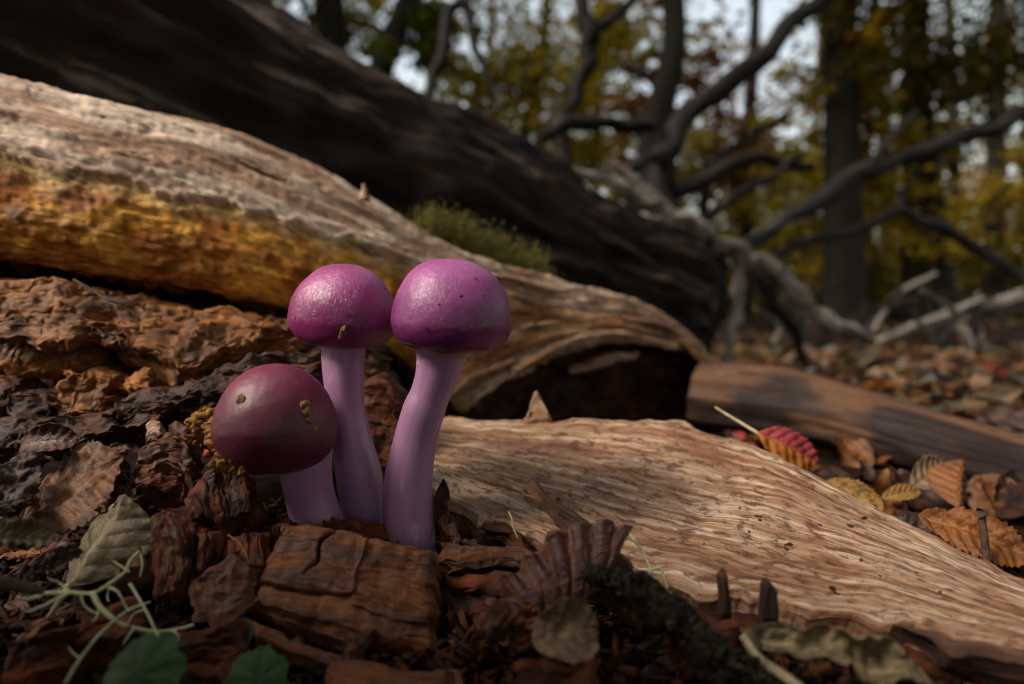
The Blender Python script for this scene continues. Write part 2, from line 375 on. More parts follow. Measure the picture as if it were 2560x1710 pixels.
# ------------------------------------------------------------------ generic solid: a lofted face with thickness
def slab(rows, th, N, M, seed=0, dirv=None, grain=.05, gf=(.35, 2.6), warp=.06, wf=.9, ragged=(.25, .1), rnd=.25, swap=False, relief=None, tintf=None, sharp=50, ns=5):
    """rows: top to bottom, each left to right, 3D cm. th: thickness away from the viewer (or along dirv)."""
    F0 = loft(rows, N, M)
    n = gnormals(F0)
    if np.mean(np.sum(n * (CAM - F0), -1)) < 0: n = -n
    wc = arc_wc(F0) + np.array([seed * 3.1, seed * 1.7, 0])
    L = wc[0, -1, 0] - wc[0, 0, 0]; H = wc[-1, 0, 1] - wc[0, 0, 1]
    if swap: wc = wc[..., [1, 0, 2]]
    a = np.linspace(0, 1, M)[None, :, None]; b = np.linspace(0, 1, N)[:, None, None]
    du = np.gradient(F0, axis=1); du /= np.linalg.norm(du, axis=-1, keepdims=True) + 1e-9
    dv = np.gradient(F0, axis=0); dv /= np.linalg.norm(dv, axis=-1, keepdims=True) + 1e-9
    br = np.linspace(0, H, N)[:, None]; ar = np.linspace(0, L, M)[None, :]
    z0 = np.zeros((N, 1)); z1 = np.zeros((1, M))
    def jag(x, k, f): 
        q = np.stack([x * f, np.full_like(x, k * 7.7 + seed), np.zeros_like(x)], -1); return fbm(q, 4, seed + k)
    endw = .35 / max(L, .35); eh = .35 / max(H, .35)
    eL = np.exp(-a / endw); eR = np.exp(-(1 - a) / endw); eT = np.exp(-b / eh); eB = np.exp(-(1 - b) / eh)
    re, rs = (ragged if not swap else ragged[::-1])
    fe = 3.0 if not swap else .9; fs = .9 if not swap else 3.0
    F1 = F0 + du * (eL * jag(br, 1, fe)[..., None] * re + eR * jag(br, 2, fe)[..., None] * re) + dv * (eT * jag(ar, 3, fs)[..., None] * rs + eB * jag(ar, 4, fs)[..., None] * rs)
    d = (-n if dirv is None else np.broadcast_to(np.asarray(dirv, float) / np.linalg.norm(dirv), n.shape)) * th
    e = np.minimum(np.minimum(a * L, (1 - a) * L), np.minimum(b * H, (1 - b) * H))[..., 0]
    mask = sstep(0, .22 * min(1, H / 1.2), e)[..., None]
    q = wc.copy(); qg = np.stack([q[..., 0] * gf[0], q[..., 1] * gf[1], q[..., 2] + seed], -1)
    g = (fbm(qg, 5, seed + 2) * .7 + (ridge(qg * np.array([1, 1.6, 1]), 3, seed + 9) - .6) * .6) * grain
    if relief is not None: g = g + relief(np.broadcast_to(a[..., 0], (N, M)), np.broadcast_to(b[..., 0], (N, M)), wc)
    Fr = F1 + n * g[..., None] * (.25 + .75 * mask) - n * (1 - mask) ** 2 * rnd * min(th, .5)
    Bk = F1 + d
    # boundary ring
    idx = np.arange(N * M).reshape(N, M)
    ring = np.concatenate([idx[0, :-1], idx[:-1, -1], idx[-1, :0:-1], idx[:0:-1, 0]])
    fr, bk = Fr.reshape(-1, 3), Bk.reshape(-1, 3); nr = len(ring)
    mids = [fr[ring] * (1 - k / (ns + 1)) + bk[ring] * (k / (ns + 1)) for k in range(1, ns + 1)]
    V = np.concatenate([fr, bk] + mids)
    W = np.concatenate([wc.reshape(-1, 3), wc.reshape(-1, 3) + [0, 0, th]] + [wc.reshape(-1, 3)[ring] + [0, 0, th * k / (ns + 1)] for k in range(1, ns + 1)])
    V = V + vnoise(V * wf, 3, seed + 20) * warp + vnoise(V * wf * 4.5, 2, seed + 40) * warp * .3
    faces = [grid_faces(N, M), grid_faces(N, M, N * M)[:, ::-1]]
    rings = [ring] + [np.arange(nr) + 2 * N * M + k * nr for k in range(ns)] + [ring + N * M]
    for r0, r1 in zip(rings[:-1], rings[1:]):
        faces.append(np.stack([r0, r1, np.roll(r1, -1), np.roll(r0, -1)], -1))
    faces = np.concatenate(faces)
    tint = tintf(W, V) if tintf else None
    return V, faces, W, tint, sharp
def slab_obj(name, rows, th, N, M, mat, parent=None, label=None, cat=None, group=None, **kw):
    V, F, W, tint, sharp = slab(rows, th, N, M, **kw)
    o = obj(name, make_mesh(name, V, F, W, tint, sharp), mat, parent)
    if parent is None: tag(o, label, cat, group)
    elif label: o['label'] = label
    return o, V, F

def tube(pts, rad, nseg=10, per=6, rough=.08, seed=0, rf=1.0, cap=True):
    pts = np.asarray(pts, float); k = (len(pts) - 1) * per + 1; t = np.linspace(0, 1, k)
    C = catmull(pts, t); R = np.maximum(catmull(np.asarray(rad, float)[:, None], t)[:, 0], 1e-3)
    T = np.gradient(C, axis=0); T /= np.linalg.norm(T, axis=1)[:, None] + 1e-9
    ref = np.array([0, 0, 1.0]) if abs(T[0, 2]) < .8 else np.array([1.0, 0, 0])
    A = np.zeros_like(C); a = np.cross(T[0], ref); a /= np.linalg.norm(a)
    for i in range(k):
        a = a - T[i] * a.dot(T[i]); a /= np.linalg.norm(a) + 1e-9; A[i] = a
    B = np.cross(T, A)
    th = np.linspace(0, 2 * math.pi, nseg, endpoint=False)
    V = C[:, None] + R[:, None, None] * (np.cos(th)[None, :, None] * A[:, None] + np.sin(th)[None, :, None] * B[:, None])
    s = np.concatenate([[0], np.cumsum(np.linalg.norm(np.diff(C, axis=0), axis=1))])
    wc = np.stack(np.broadcast_arrays(s[:, None] + seed * 11, (th * 1.0)[None, :] * R.mean(), np.zeros((k, nseg))), -1)
    dirn = (V - C[:, None]) / R[:, None, None]
    if rough:
        q = np.stack([np.cos(th)[None, :] * 1.3 + 0 * s[:, None], np.sin(th)[None, :] * 1.3 + 0 * s[:, None], np.broadcast_to(s[:, None] / (R.mean() * 4) * rf + seed, (k, nseg))], -1)
        V = V + dirn * (fbm(q, 4, seed) * rough * R[:, None])[..., None]
    V = V.reshape(-1, 3); W = wc.reshape(-1, 3)
    F = [grid_faces(k, nseg, 0, True)]
    if cap:
        V = np.concatenate([V, C[:1], C[-1:]]); W = np.concatenate([W, W[:1], W[-1:]]); n0 = k * nseg
        j = np.arange(nseg); F.append(np.stack([np.full(nseg, n0), (j + 1) % nseg, j], -1)); F.append(np.stack([np.full(nseg, n0 + 1), (k - 1) * nseg + j, (k - 1) * nseg + (j + 1) % nseg], -1))
    return V, F, W
def join(lst):
    V, F4, F3, W, off = [], [], [], [], 0
    for v, f, w in lst:
        V.append(v); W.append(w)
        for ff in f: (F4 if ff.shape[1] == 4 else F3).append(ff + off)
        off += len(v)
    return np.concatenate(V), [np.concatenate(x) for x in (F4, F3) if x], np.concatenate(W)
def pxtube(pts, wpx, **kw):
    return tube([P(*p) for p in pts], [wp / 2 / FPX * p[2] for wp, p in zip(wpx, pts)], **kw)


def kink(pts, wpx, seed, m=2, amp=.2, wj=.14):
    """break a smooth run of control points into a knotty, uneven one"""
    r = np.random.default_rng(seed + 900); pts = np.array(pts, float); wpx = np.array(wpx, float); k = len(pts); t = np.linspace(0, k - 1, (k - 1) * m + 1)
    q = np.stack([np.interp(t, np.arange(k), pts[:, j]) for j in range(3)], -1); w = np.interp(t, np.arange(k), wpx)
    q[1:-1, :2] += r.normal(size=(len(q) - 2, 2)) * (w[1:-1] * amp)[:, None]; w = w * r.uniform(1 - wj, 1 + wj, len(w))
    return [tuple(x) for x in q], list(w)

# ------------------------------------------------------------------ pale rotting log behind the mushrooms
UC = [-260, -100, 0, 200, 400, 600, 800, 1000, 1150, 1250, 1400, 1560, 1690, 1770, 1800]
DC = [14.8, 15.6, 16, 16.6, 17.4, 18.3, 19.5, 21, 22.4, 23.4, 25, 26.8, 28.4, 29.4, 29.8]
RT = [120, 170, 198, 250, 290, 345, 435, 552, 630, 668, 706, 745, 815, 890, 950]        # top silhouette
RG = [360, 378, 392, 436, 472, 524, 596, 652, 700, 740, 775, 792, 838, 905, 955]        # grey / orange border
RO = [500, 512, 520, 545, 580, 625, 690, 760, 850, 830, 806, 815, 848, 915, 960]        # orange bulge
RL = [640, 648, 655, 680, 712, 750, 800, 900, 1012, 948, 868, 842, 856, 922, 965]       # lower lip
def crow(vs, dd, du=0, dv=0):
    return [P(u + du, v + dv, D + d) for u, v, D, d in zip(UC, vs, DC, np.broadcast_to(dd, len(UC)))]
RB = []
for u, v, D in zip(UC, RT, DC):
    p = P(u, v, D + 2.0); RB.append((p, D))
rows = [
    [np.array([p[0] + .8, p[1] + 4.5, max(p[2] * .15, .2)]) for p, D in RB],
    [np.array([p[0] + .6, p[1] + 4.2, p[2] * .62]) for p, D in RB],
    [np.array([p[0] + .2, p[1] + 2.4, p[2] - .35]) for p, D in RB],
    crow(RT, 1.6), crow((np.array(RT) * .55 + np.array(RG) * .45), .7), crow(RG, .15),
    crow(RO, -.25), crow(np.array(RO) * .35 + np.array(RL) * .65, -.2), crow(RL, .05),
    crow(np.array(RL) + 6, .5), crow(np.array(RL) + 22, 1.6),
    crow(np.maximum(np.array(RL) + 110, 930), 2.0), crow(np.maximum(np.array(RL) + 230, 1130), 1.6)]
LN, LM = 250, 460
Gd = loft(rows, LN, LM)
rr = np.linspace(0, len(rows) - 1, LN)[:, None] * np.ones((1, LM)); uu = np.ones((LN, 1)) * catmull(np.array(UC, float)[:, None], np.linspace(0, 1, LM))[:, 0][None, :]
# broken right end draws in
cen = Gd[60:150, -1].mean(0)
wend = sstep(1730, 1800, uu)[..., None] ** 2
Gd = Gd * (1 - wend * .55) + cen * wend * .55
n = gnormals(Gd); flip = np.sign(np.mean(np.sum(n[80:150] * (CAM - Gd[80:150]), -1))); n = n * flip
wc = arc_wc(Gd)
q = np.stack([wc[..., 0] * .22, wc[..., 1] * 1.5, wc[..., 2]], -1)
qi = np.stack([wc[..., 0] * .9, wc[..., 1] * 1.6, wc[..., 2]], -1)
jag = fbm(np.stack([wc[..., 0] * .9, wc[..., 1] * .15, wc[..., 2] + 5], -1), 4, 3)
jag2 = fbm(np.stack([wc[..., 0] * .35, wc[..., 1] * .1, wc[..., 2] + 9], -1), 3, 4)
rj = rr + jag * .28 + jag2 * .25
left = 1 - sstep(1080, 1300, uu)
z_or = sstep(4.9, 5.05, rj) * left                                # bark gone: orange rotten sapwood
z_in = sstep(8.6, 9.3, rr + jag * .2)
disp = (fbm(q, 5, 14) * .13 + (ridge(q * [1, 1.4, 1], 4, 15) - .6) * .07)
plate = sstep(.05, .22, fbm(np.stack([wc[..., 0] * .16, wc[..., 1] * .75, wc[..., 2]], -1), 4, 16))
disp = disp * (.55 + .45 * (1 - z_or)) + plate * .08 * (1 - z_or)
disp = disp + z_or * (fbm(qi * 1.3, 5, 17) * .09 - .12) + sstep(4.75, 4.9, rj) * (1 - z_or) * left * .05
disp = disp + z_in * (fbm(qi, 5, 18) * .5 + (ridge(q * [1, 2.5, 1], 3, 19) - .5) * .45)
rgt = 1 - left
disp = disp + rgt * (1 - z_in) * (ridge(q * [1.2, 2.2, 1], 4, 21) - .6) * .28
crk = np.exp(-(perlin(np.stack([wc[..., 0] * .2, wc[..., 1] * 2.4 + .5 * fbm(q, 2, 61), wc[..., 2]], -1), 60) / .035) ** 2) * sstep(.0, .25, fbm(np.stack([wc[..., 0] * .3, wc[..., 1] * .9, wc[..., 2]], -1), 3, 62))
disp = disp - crk * .1 * (1 - z_or) + fbm(Gd * 5.0, 3, 22) * .03 + z_or * fbm(Gd * 3.2, 3, 65) * .03
flk = fbm(np.stack([wc[..., 0] * .28, wc[..., 1] * 1.7, wc[..., 2]], -1), 4, 66); disp = disp + (1 - z_or) * (1 - z_in) * .06 * sstep(.16, .2, flk)
Gd = Gd + n * disp[..., None]
g1 = np.array(lin('#d6bda6')[:3]); g2 = np.array(lin('#a68268')[:3]); or1 = np.array(lin('#e0a03c')[:3]); or2 = np.array(lin('#a05c1a')[:3])
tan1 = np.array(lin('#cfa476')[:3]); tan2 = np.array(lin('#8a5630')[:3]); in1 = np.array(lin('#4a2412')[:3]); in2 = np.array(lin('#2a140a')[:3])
m1 = sstep(-.3, .35, fbm(q * [1, .8, 1], 4, 23))[..., None]; m2 = sstep(-.35, .3, fbm(qi * .8, 4, 24))[..., None]
grey = g1 * m1 + g2 * (1 - m1)
grey = grey * (1 - sstep(900, 1500, uu)[..., None] * .15)
ora = or1 * m2 + or2 * (1 - m2)
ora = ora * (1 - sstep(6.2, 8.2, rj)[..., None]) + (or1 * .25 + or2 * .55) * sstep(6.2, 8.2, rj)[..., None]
edge_b = (sstep(4.78, 4.95, rj) * (1 - sstep(5.0, 5.5, rj)) * left)[..., None]
ora = ora * (1 - edge_b) + np.array(lin('#d2ab72')[:3]) * edge_b
tn = tan1 * m1 + tan2 * (1 - m1)
rgtz = (rgt * sstep(4.4, 5.2, rj))[..., None]
T = grey * (1 - z_or[..., None]) + ora * z_or[..., None]
T = T * (1 - rgtz) + tn * rgtz
lip = (rgt * sstep(6.6, 7.6, rr) * (1 - sstep(8.5, 9.2, rr)))[..., None]
T = T * (1 - lip) + np.array(lin('#e2c09a')[:3]) * lip
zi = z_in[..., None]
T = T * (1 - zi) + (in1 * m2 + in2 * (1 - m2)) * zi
T = T * (1 - .75 * crk[..., None] * (1 - zi)) * (1 + .2 * np.clip(fbm(qi * 3.1, 3, 63), -1, 1)[..., None])
T = T * (1 - z_or[..., None] * .3 * sstep(.1, .35, fbm(qi * 2.2, 3, 64))[..., None])
plog = thing('rotting_log', 'pale grey rotting log with exposed orange wood lying behind the mushrooms', 'log', loc=(0, 0, 0))
V_log, F_log = Gd.reshape(-1, 3), grid_faces(LN, LM)
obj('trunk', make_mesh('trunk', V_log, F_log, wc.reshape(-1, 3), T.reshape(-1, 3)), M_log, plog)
T_log = bvh(Gd[::2, ::2].reshape(-1, 3), grid_faces(*Gd[::2, ::2].shape[:2]))

# splinters of bare wood standing off the lip and the grey face
def splinter(px, w, th, seed, mat=M_slab, parent=plog, name='splinter'):
    C = np.array([P(*p) for p in px]); up = np.array([0, -.2, 1.0])
    wv = np.interp(np.linspace(0, 1, len(px)), [0, .15, .85, 1], [.25, 1, .9, .15]) * w / 2
    return slab_obj(name, [C + up * wv[:, None], C - up * wv[:, None] + [0, .1, 0]], th, 10, 40, mat, parent, seed=seed, grain=.04, warp=.05, ragged=(.1, .05))
splinter([(580, 402, 18.0), (640, 425, 18.3), (715, 452, 18.6)], .22, .15, 3)
splinter([(1290, 935, 23.0), (1420, 870, 24.6), (1560, 846, 26.2), (1700, 874, 27.8)], .62, .5, 4)
splinter([(1430, 935, 25.0), (1520, 905, 26.0), (1600, 890, 27.0)], .55, .3, 5)
splinter([(1180, 700, 22.4), (1280, 706, 23.4), (1420, 735, 24.8)], .5, .3, 6)
splinter([(1120, 1000, 21.6), (1200, 955, 22.4), (1300, 905, 23.4)], .55, .4, 7)
splinter([(1560, 800, 26.4), (1660, 826, 27.6), (1750, 880, 28.8)], .6, .4, 8, M_branchlog)
# stub and pale lichen ring on the grey face
h, hn = hit(T_log, 915, 476)
V, F, W = tube([P(912, 500, 20.8), P(912, 478, 20.8), P(908, 460, 20.8)], [.2, .11, .05], 8, 4, .2, 3); obj('knot_stub', make_mesh('knot_stub', V, F, W), M_slab, plog)
h, hn = hit(T_log, 297, 374)
if h is not None:
    a = np.cross(hn, [0, 0, 1]); a /= np.linalg.norm(a); b = np.cross(hn, a)
    th_ = np.linspace(0, 2 * math.pi, 40, endpoint=False); rs = np.linspace(0, 1, 10)
    Vd = []
    for r_ in rs:
        for t_ in th_:
            rad = .62 * r_ * (1 + .12 * math.sin(5 * t_) + .08 * math.sin(11 * t_ + 1))
            Vd.append(h + hn * (.16 + .05 * math.sin(r_ * 9) * (r_ > .3) - .12 * r_ ** 6) + a * rad * math.cos(t_) + b * rad * math.sin(t_))
    Vd = np.array(Vd); Vd = Vd + vnoise(Vd * 7, 3, 5) * .05
    obj('lichen_rosette', make_mesh('lichen_rosette', Vd, grid_faces(10, 40, 0, True)), M_stalk, plog)

# moss cushion on the log (tiny blades)
def tufts(centres, normals, n_each, h, seed, spread=.35):
    r = np.random.default_rng(seed); V, F = [], []; k = 0
    for c, nn in zip(centres, normals):
        for _ in range(n_each):
            d = r.normal(size=3); d = d / np.linalg.norm(d) * .8 + nn; d /= np.linalg.norm(d)
            b = c + r.normal(size=3) * spread; s = np.cross(d, r.normal(size=3)); s /= np.linalg.norm(s); l = h * r.uniform(.5, 1.2)
            V += [b - s * l * .16, b + s * l * .16, b + d * l]; F.append([k, k + 1, k + 2]); k += 3
    return np.array(V), np.array(F)
cs, ns_ = [], []
for k in range(210):
    t = RNG.uniform(0, 1); u = 1050 + 320 * t; v = np.interp(u, [1050, 1150, 1250, 1370], [548, 590, 640, 688]) + RNG.normal() * 20
    D = np.interp(u, UC, DC) + 2.4 + RNG.uniform(0, .8)
    cs.append(P(u, v, D) - np.array([0, 0, .15])); ns_.append(np.array([0, -.3, 1.0]))
V, F = tufts(cs, ns_, 60, .17, 5, .3)
tag(obj('moss', make_mesh('moss', V, F, smooth=False), M_moss, plog), 'olive moss cushion on top of the log', kind='stuff')

# ------------------------------------------------------------------ decayed bark on the near side of the log
bark_kw = dict(gf=(.9, 1.8), grain=.16, warp=.16, wf=1.1, ragged=(.35, .3), rnd=.5)
slab_obj('bark_plate', [PL([(-160, 690, 15.2), (0, 688, 15.4), (150, 690, 15.6), (260, 722, 15.9), (420, 748, 16.4), (600, 778, 17.0), (780, 800, 17.8)]),
                        PL([(-160, 800, 14.6), (0, 800, 14.7), (150, 790, 14.9), (260, 800, 15.2), (420, 820, 15.6), (600, 830, 16.2), (770, 840, 17.0)]),
                        PL([(-160, 960, 14.2), (0, 945, 14.3), (140, 925, 14.5), (260, 885, 14.8), (420, 935, 14.6), (570, 915, 15.4), (760, 870, 16.4)])], 1.6, 90, 200, M_bark, plog, seed=31, dirv=(0, 1, -.1), **bark_kw)
slab_obj('bark_plate', [PL([(-40, 790, 14.4), (120, 780, 14.4), (260, 800, 14.6), (330, 850, 14.7)]), PL([(-40, 835, 14.0), (120, 850, 14.0), (240, 850, 14.2), (330, 862, 14.5)])], .5, 40, 90, M_bark, plog, seed=32, dirv=(0, 1, -.2), **bark_kw)
slab_obj('bark_plate', [PL([(330, 800, 15.3), (470, 785, 15.6), (600, 790, 16.2), (720, 800, 16.6)]), PL([(360, 860, 14.6), (470, 870, 14.8), (560, 860, 15.4), (690, 835, 16.0)]), PL([(400, 905, 14.4), (470, 915, 14.5), (560, 890, 15.0), (660, 850, 15.8)])], .5, 50, 100, M_bark, plog, seed=33, dirv=(0, 1, -.2), **bark_kw)
slab_obj('bark_chunk', [PL([(285, 1010, 13.6), (330, 965, 13.8), (450, 940, 14.0), (590, 905, 14.4), (800, 865, 15.0)]), PL([(285, 1050, 13.3), (400, 1010, 13.4), (520, 985, 13.6), (640, 960, 14.0), (800, 930, 14.6)]),
                        PL([(300, 1080, 13.4), (400, 1062, 13.5), (520, 1035, 13.6), (640, 1010, 14.0), (800, 985, 14.6)])], 1.4, 60, 140, M_barkdark, plog, seed=34, dirv=(.05, 1, -.25), **bark_kw)
slab_obj('bark_chunk', [PL([(160, 915, 14.2), (230, 900, 14.3), (300, 930, 14.4)]), PL([(120, 1000, 13.9), (200, 1010, 13.9), (290, 1000, 14.1)]), PL([(110, 1045, 13.9), (190, 1050, 13.9), (280, 1040, 14.1)])], 1.2, 50, 60, M_bark, plog, seed=35, dirv=(0, 1, -.2), **bark_kw)
slab_obj('bark_chunk', [PL([(-60, 930, 13.9), (60, 960, 14.0), (150, 985, 14.0)]), PL([(-60, 1030, 13.6), (60, 1040, 13.7), (140, 1040, 13.8)])], 1.0, 50, 60, M_barkdark, plog, seed=36, dirv=(0, 1, -.2), **bark_kw)
slab_obj('bark_chunk', [PL([(-60, 1050, 13.2), (100, 1028, 13.3), (270, 1022, 13.4)]), PL([(-60, 1110, 12.9), (100, 1095, 12.9), (275, 1075, 13.1)]), PL([(-60, 1150, 13.0), (100, 1140, 13.0), (250, 1110, 13.2)])], 1.0, 50, 90, M_barkdark, plog, seed=37, dirv=(0, 1, -.3), **bark_kw)
slab_obj('bark_chunk', [PL([(310, 930, 14.5), (360, 905, 14.6), (400, 940, 14.6)]), PL([(300, 975, 14.2), (340, 965, 14.2), (390, 960, 14.3)])], .6, 30, 30, M_bark, plog, seed=38, dirv=(0, 1, -.2), **bark_kw)
# rotten wall seen between the stems
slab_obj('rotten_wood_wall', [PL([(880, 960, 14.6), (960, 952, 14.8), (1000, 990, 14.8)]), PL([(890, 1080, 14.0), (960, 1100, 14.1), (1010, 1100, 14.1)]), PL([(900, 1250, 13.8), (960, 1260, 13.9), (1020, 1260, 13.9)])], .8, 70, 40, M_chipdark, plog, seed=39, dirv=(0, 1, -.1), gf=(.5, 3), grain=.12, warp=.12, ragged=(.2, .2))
slab_obj('bark_plate', [PL([(680, 880, 16.4), (800, 860, 17.0), (960, 870, 18.5)]), PL([(680, 990, 15.6), (800, 980, 16.2), (960, 985, 17.5)])], 1.0, 40, 60, M_barkdark, plog, seed=40, dirv=(0, 1, -.1), **bark_kw)

# ------------------------------------------------------------------ dark fallen trunk
a0, b0 = np.array([-95, -2, 40.0]), np.array([15.5, 58.5, 7.6])
cl = [a0, a0 * .62 + b0 * .38, a0 * .3 + b0 * .7, a0 * .1 + b0 * .9, b0 * 1.0, b0 + (b0 - a0) * .012]
V, F, W = tube(cl, [15.5, 12.3, 9.2, 7.4, 6.4, 3.6], 140, 60, 0, 2)
nb = 140; k = len(W) - 2; ringn = k // nb
s = W[:-2, 0].reshape(ringn, nb); th = np.tile(np.arange(nb) / nb * 2 * math.pi, (ringn, 1))
q = np.stack([s * .06, np.cos(th) * 1.6, np.sin(th) * 1.6], -1)
Cn = V[:-2].reshape(ringn, nb, 3).mean(1, keepdims=True); dn = V[:-2].reshape(ringn, nb, 3) - Cn; dn /= np.linalg.norm(dn, axis=-1, keepdims=True)
dd = fbm(q, 4, 3) * 1.3 + (ridge(q * [1, 2.2, 2.2], 4, 6) - .6) * 1.2 + fbm(np.stack([s * .35, np.cos(th) * 4, np.sin(th) * 4], -1), 3, 9) * .3
V[:-2] = (V[:-2].reshape(ringn, nb, 3) + dn * dd[..., None]).reshape(-1, 3)
W[:-2, 1] = (th * 8).ravel()
dlog = thing('fallen_tree', 'large dark weathered fallen trunk sloping down behind the pale rotting log', 'fallen tree')
obj('trunk', make_mesh('trunk', V, F, W), M_darklog, dlog)
# bleached strips of wood on its upper end and limbs that prop it
def limb(name, pts, wpx, mat, parent, seed, rough=.25, nseg=12):
    pts, wpx = kink(pts, wpx, seed, 2, .12, .08); V, F, W = pxtube(pts, wpx, nseg=nseg, per=6, rough=rough, seed=seed, rf=1.2); return obj(name, make_mesh(name, V, F, W), mat, parent)
limb('bare_wood_strip', [(1400, 420, 49), (1480, 440, 50.5), (1560, 470, 52), (1640, 520, 53.5), (1690, 575, 54)], [8, 26, 36, 30, 12], M_limbpale, dlog, 3, .6)
limb('bare_wood_strip', [(1530, 400, 55), (1610, 470, 56), (1690, 540, 57), (1740, 560, 58)], [8, 26, 34, 20], M_limbpale, dlog, 4, .6)
limb('limb', [(1600, 560, 56), (1720, 575, 60), (1800, 610, 64), (1860, 655, 66), (1940, 695, 68), (2010, 760, 70), (2080, 815, 74), (2180, 850, 78)], [60, 66, 56, 50, 56, 46, 40, 22], M_limbpale, dlog, 5, .7)
limb('limb', [(1790, 600, 64), (1800, 680, 64), (1790, 790, 64), (1760, 900, 62)], [34, 24, 30, 18], M_limb, dlog, 6, .6)
limb('limb', [(1850, 650, 66), (1850, 740, 65), (1830, 830, 64), (1820, 930, 63)], [20, 36, 24, 30], M_limbpale, dlog, 7, .7)
limb('limb', [(1900, 690, 67), (1930, 760, 68), (1990, 830, 70), (2010, 905, 72)], [40, 30, 26, 20], M_limb, dlog, 8, .4)
limb('hanging_bark_strip', [(1750, 600, 59), (1775, 680, 59), (1760, 760, 58.5), (1735, 850, 58)], [50, 38, 30, 20], M_limb, dlog, 9, .5)

# ------------------------------------------------------------------ pale slab of wood to the right of the mushrooms
fr_ = [(1040, 1225, 13.1), (1150, 1272, 12.6), (1330, 1365, 11.8), (1560, 1440, 10.9), (1800, 1500, 10.1), (2050, 1545, 9.5), (2300, 1585, 9.0), (2560, 1618, 8.6), (2900, 1690, 8.0)]
md_ = [(1050, 1130, 14.8), (1180, 1150, 14.6), (1400, 1205, 14.0), (1650, 1275, 13.0), (1880, 1325, 12.0), (2080, 1375, 11.1), (2300, 1440, 10.3), (2560, 1520, 9.5), (2880, 1640, 8.6)]
bk_ = [(1060, 1036, 17.0), (1250, 1040, 17.2), (1500, 1046, 17.2), (1720, 1060, 16.6), (1880, 1110, 15.4), (2060, 1195, 13.9), (2250, 1285, 12.4), (2560, 1440, 10.6), (2860, 1600, 9.2)]
def slab_relief(a, b, wc):
    # one long split running along the grain and shallow steps
    line = .62 + .05 * np.sin(a * 6) + .02 * np.sin(a * 17)
    g = -.20 * np.exp(-((b - line) / .016) ** 2) * sstep(.08, .2, a) * (1 - sstep(.62, .75, a))
    g = g + .06 * sstep(0, .03, b - line) * (1 - sstep(.5, .8, a))
    qq = np.stack([wc[..., 0] * .3, wc[..., 1] * 1.2, wc[..., 2]], -1)
    return g + .03 * np.floor(2.5 * (fbm(qq, 3, 77) + .5)) / 2.5 + .012 * fbm(wc * [1.5, 9, 1], 3, 78)
slab_o, V_sl, F_sl = slab_obj('wood_slab', [PL(bk_), PL(md_), PL(fr_)], 1.0, 190, 420, M_slab, None, 'pale splintered slab of weathered wood lying flat beside the mushroom stems', 'wood slab',
                              seed=51, grain=.018, gf=(.12, 4.0), warp=.08, wf=.5, ragged=(.6, .3), rnd=.12, relief=slab_relief, dirv=(0, .25, -1), ns=14)
T_slab = bvh(V_sl, F_sl)
# loose dark layer of wood under the slab's near edge
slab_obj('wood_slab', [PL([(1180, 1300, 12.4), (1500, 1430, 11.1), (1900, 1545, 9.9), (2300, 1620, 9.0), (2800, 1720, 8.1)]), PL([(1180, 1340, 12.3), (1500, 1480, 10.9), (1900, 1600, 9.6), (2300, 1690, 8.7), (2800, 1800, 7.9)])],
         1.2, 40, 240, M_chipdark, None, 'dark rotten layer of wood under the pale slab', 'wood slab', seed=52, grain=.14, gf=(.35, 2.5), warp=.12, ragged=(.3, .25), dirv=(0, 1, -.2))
slab_obj('wood_splinter', [PL([(2250, 1570, 8.6), (2400, 1600, 8.4), (2700, 1640, 8.0)]), PL([(2300, 1600, 8.5), (2400, 1640, 8.3), (2700, 1690, 7.9)])], .3, 20, 80, M_branchlog, None,
         'grey-brown splinter peeling off under the far end of the pale slab', 'wood splinter', seed=53, grain=.06, ragged=(.4, .1), dirv=(0, .6, -1))

# ------------------------------------------------------------------ mushrooms
def cap_mesh(prof, R, seed, lump=.03, wr=.0045, nt=120, nz=110):
    pr = catmull(np.array(prof, float), np.linspace(0, 1, nz))
    th = np.linspace(0, 2 * math.pi, nt, endpoint=False)
    V = np.stack([pr[:, None, 0] * np.cos(th), pr[:, None, 0] * np.sin(th), np.repeat(pr[:, 1:2], nt, 1)], -1) * R
    n = V - np.array([0, 0, .1 * R]); n /= np.linalg.norm(n, axis=-1, keepdims=True) + 1e-6
    d = fbm(V * .7 / R, 3, seed) * lump * R + fbm(V * 9, 3, seed + 2) * wr * R
    V = V + n * d[..., None]
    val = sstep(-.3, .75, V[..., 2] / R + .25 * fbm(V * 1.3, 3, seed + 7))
    return V.reshape(-1, 3), grid_faces(nz, nt, 0, True), val.reshape(-1)
def rotm(rx, ry, rz=0): return np.array((Matrix.Rotation(math.radians(rz), 3, 'Z') @ Matrix.Rotation(math.radians(ry), 3, 'Y') @ Matrix.Rotation(math.radians(rx), 3, 'X')))
CAPT = {}
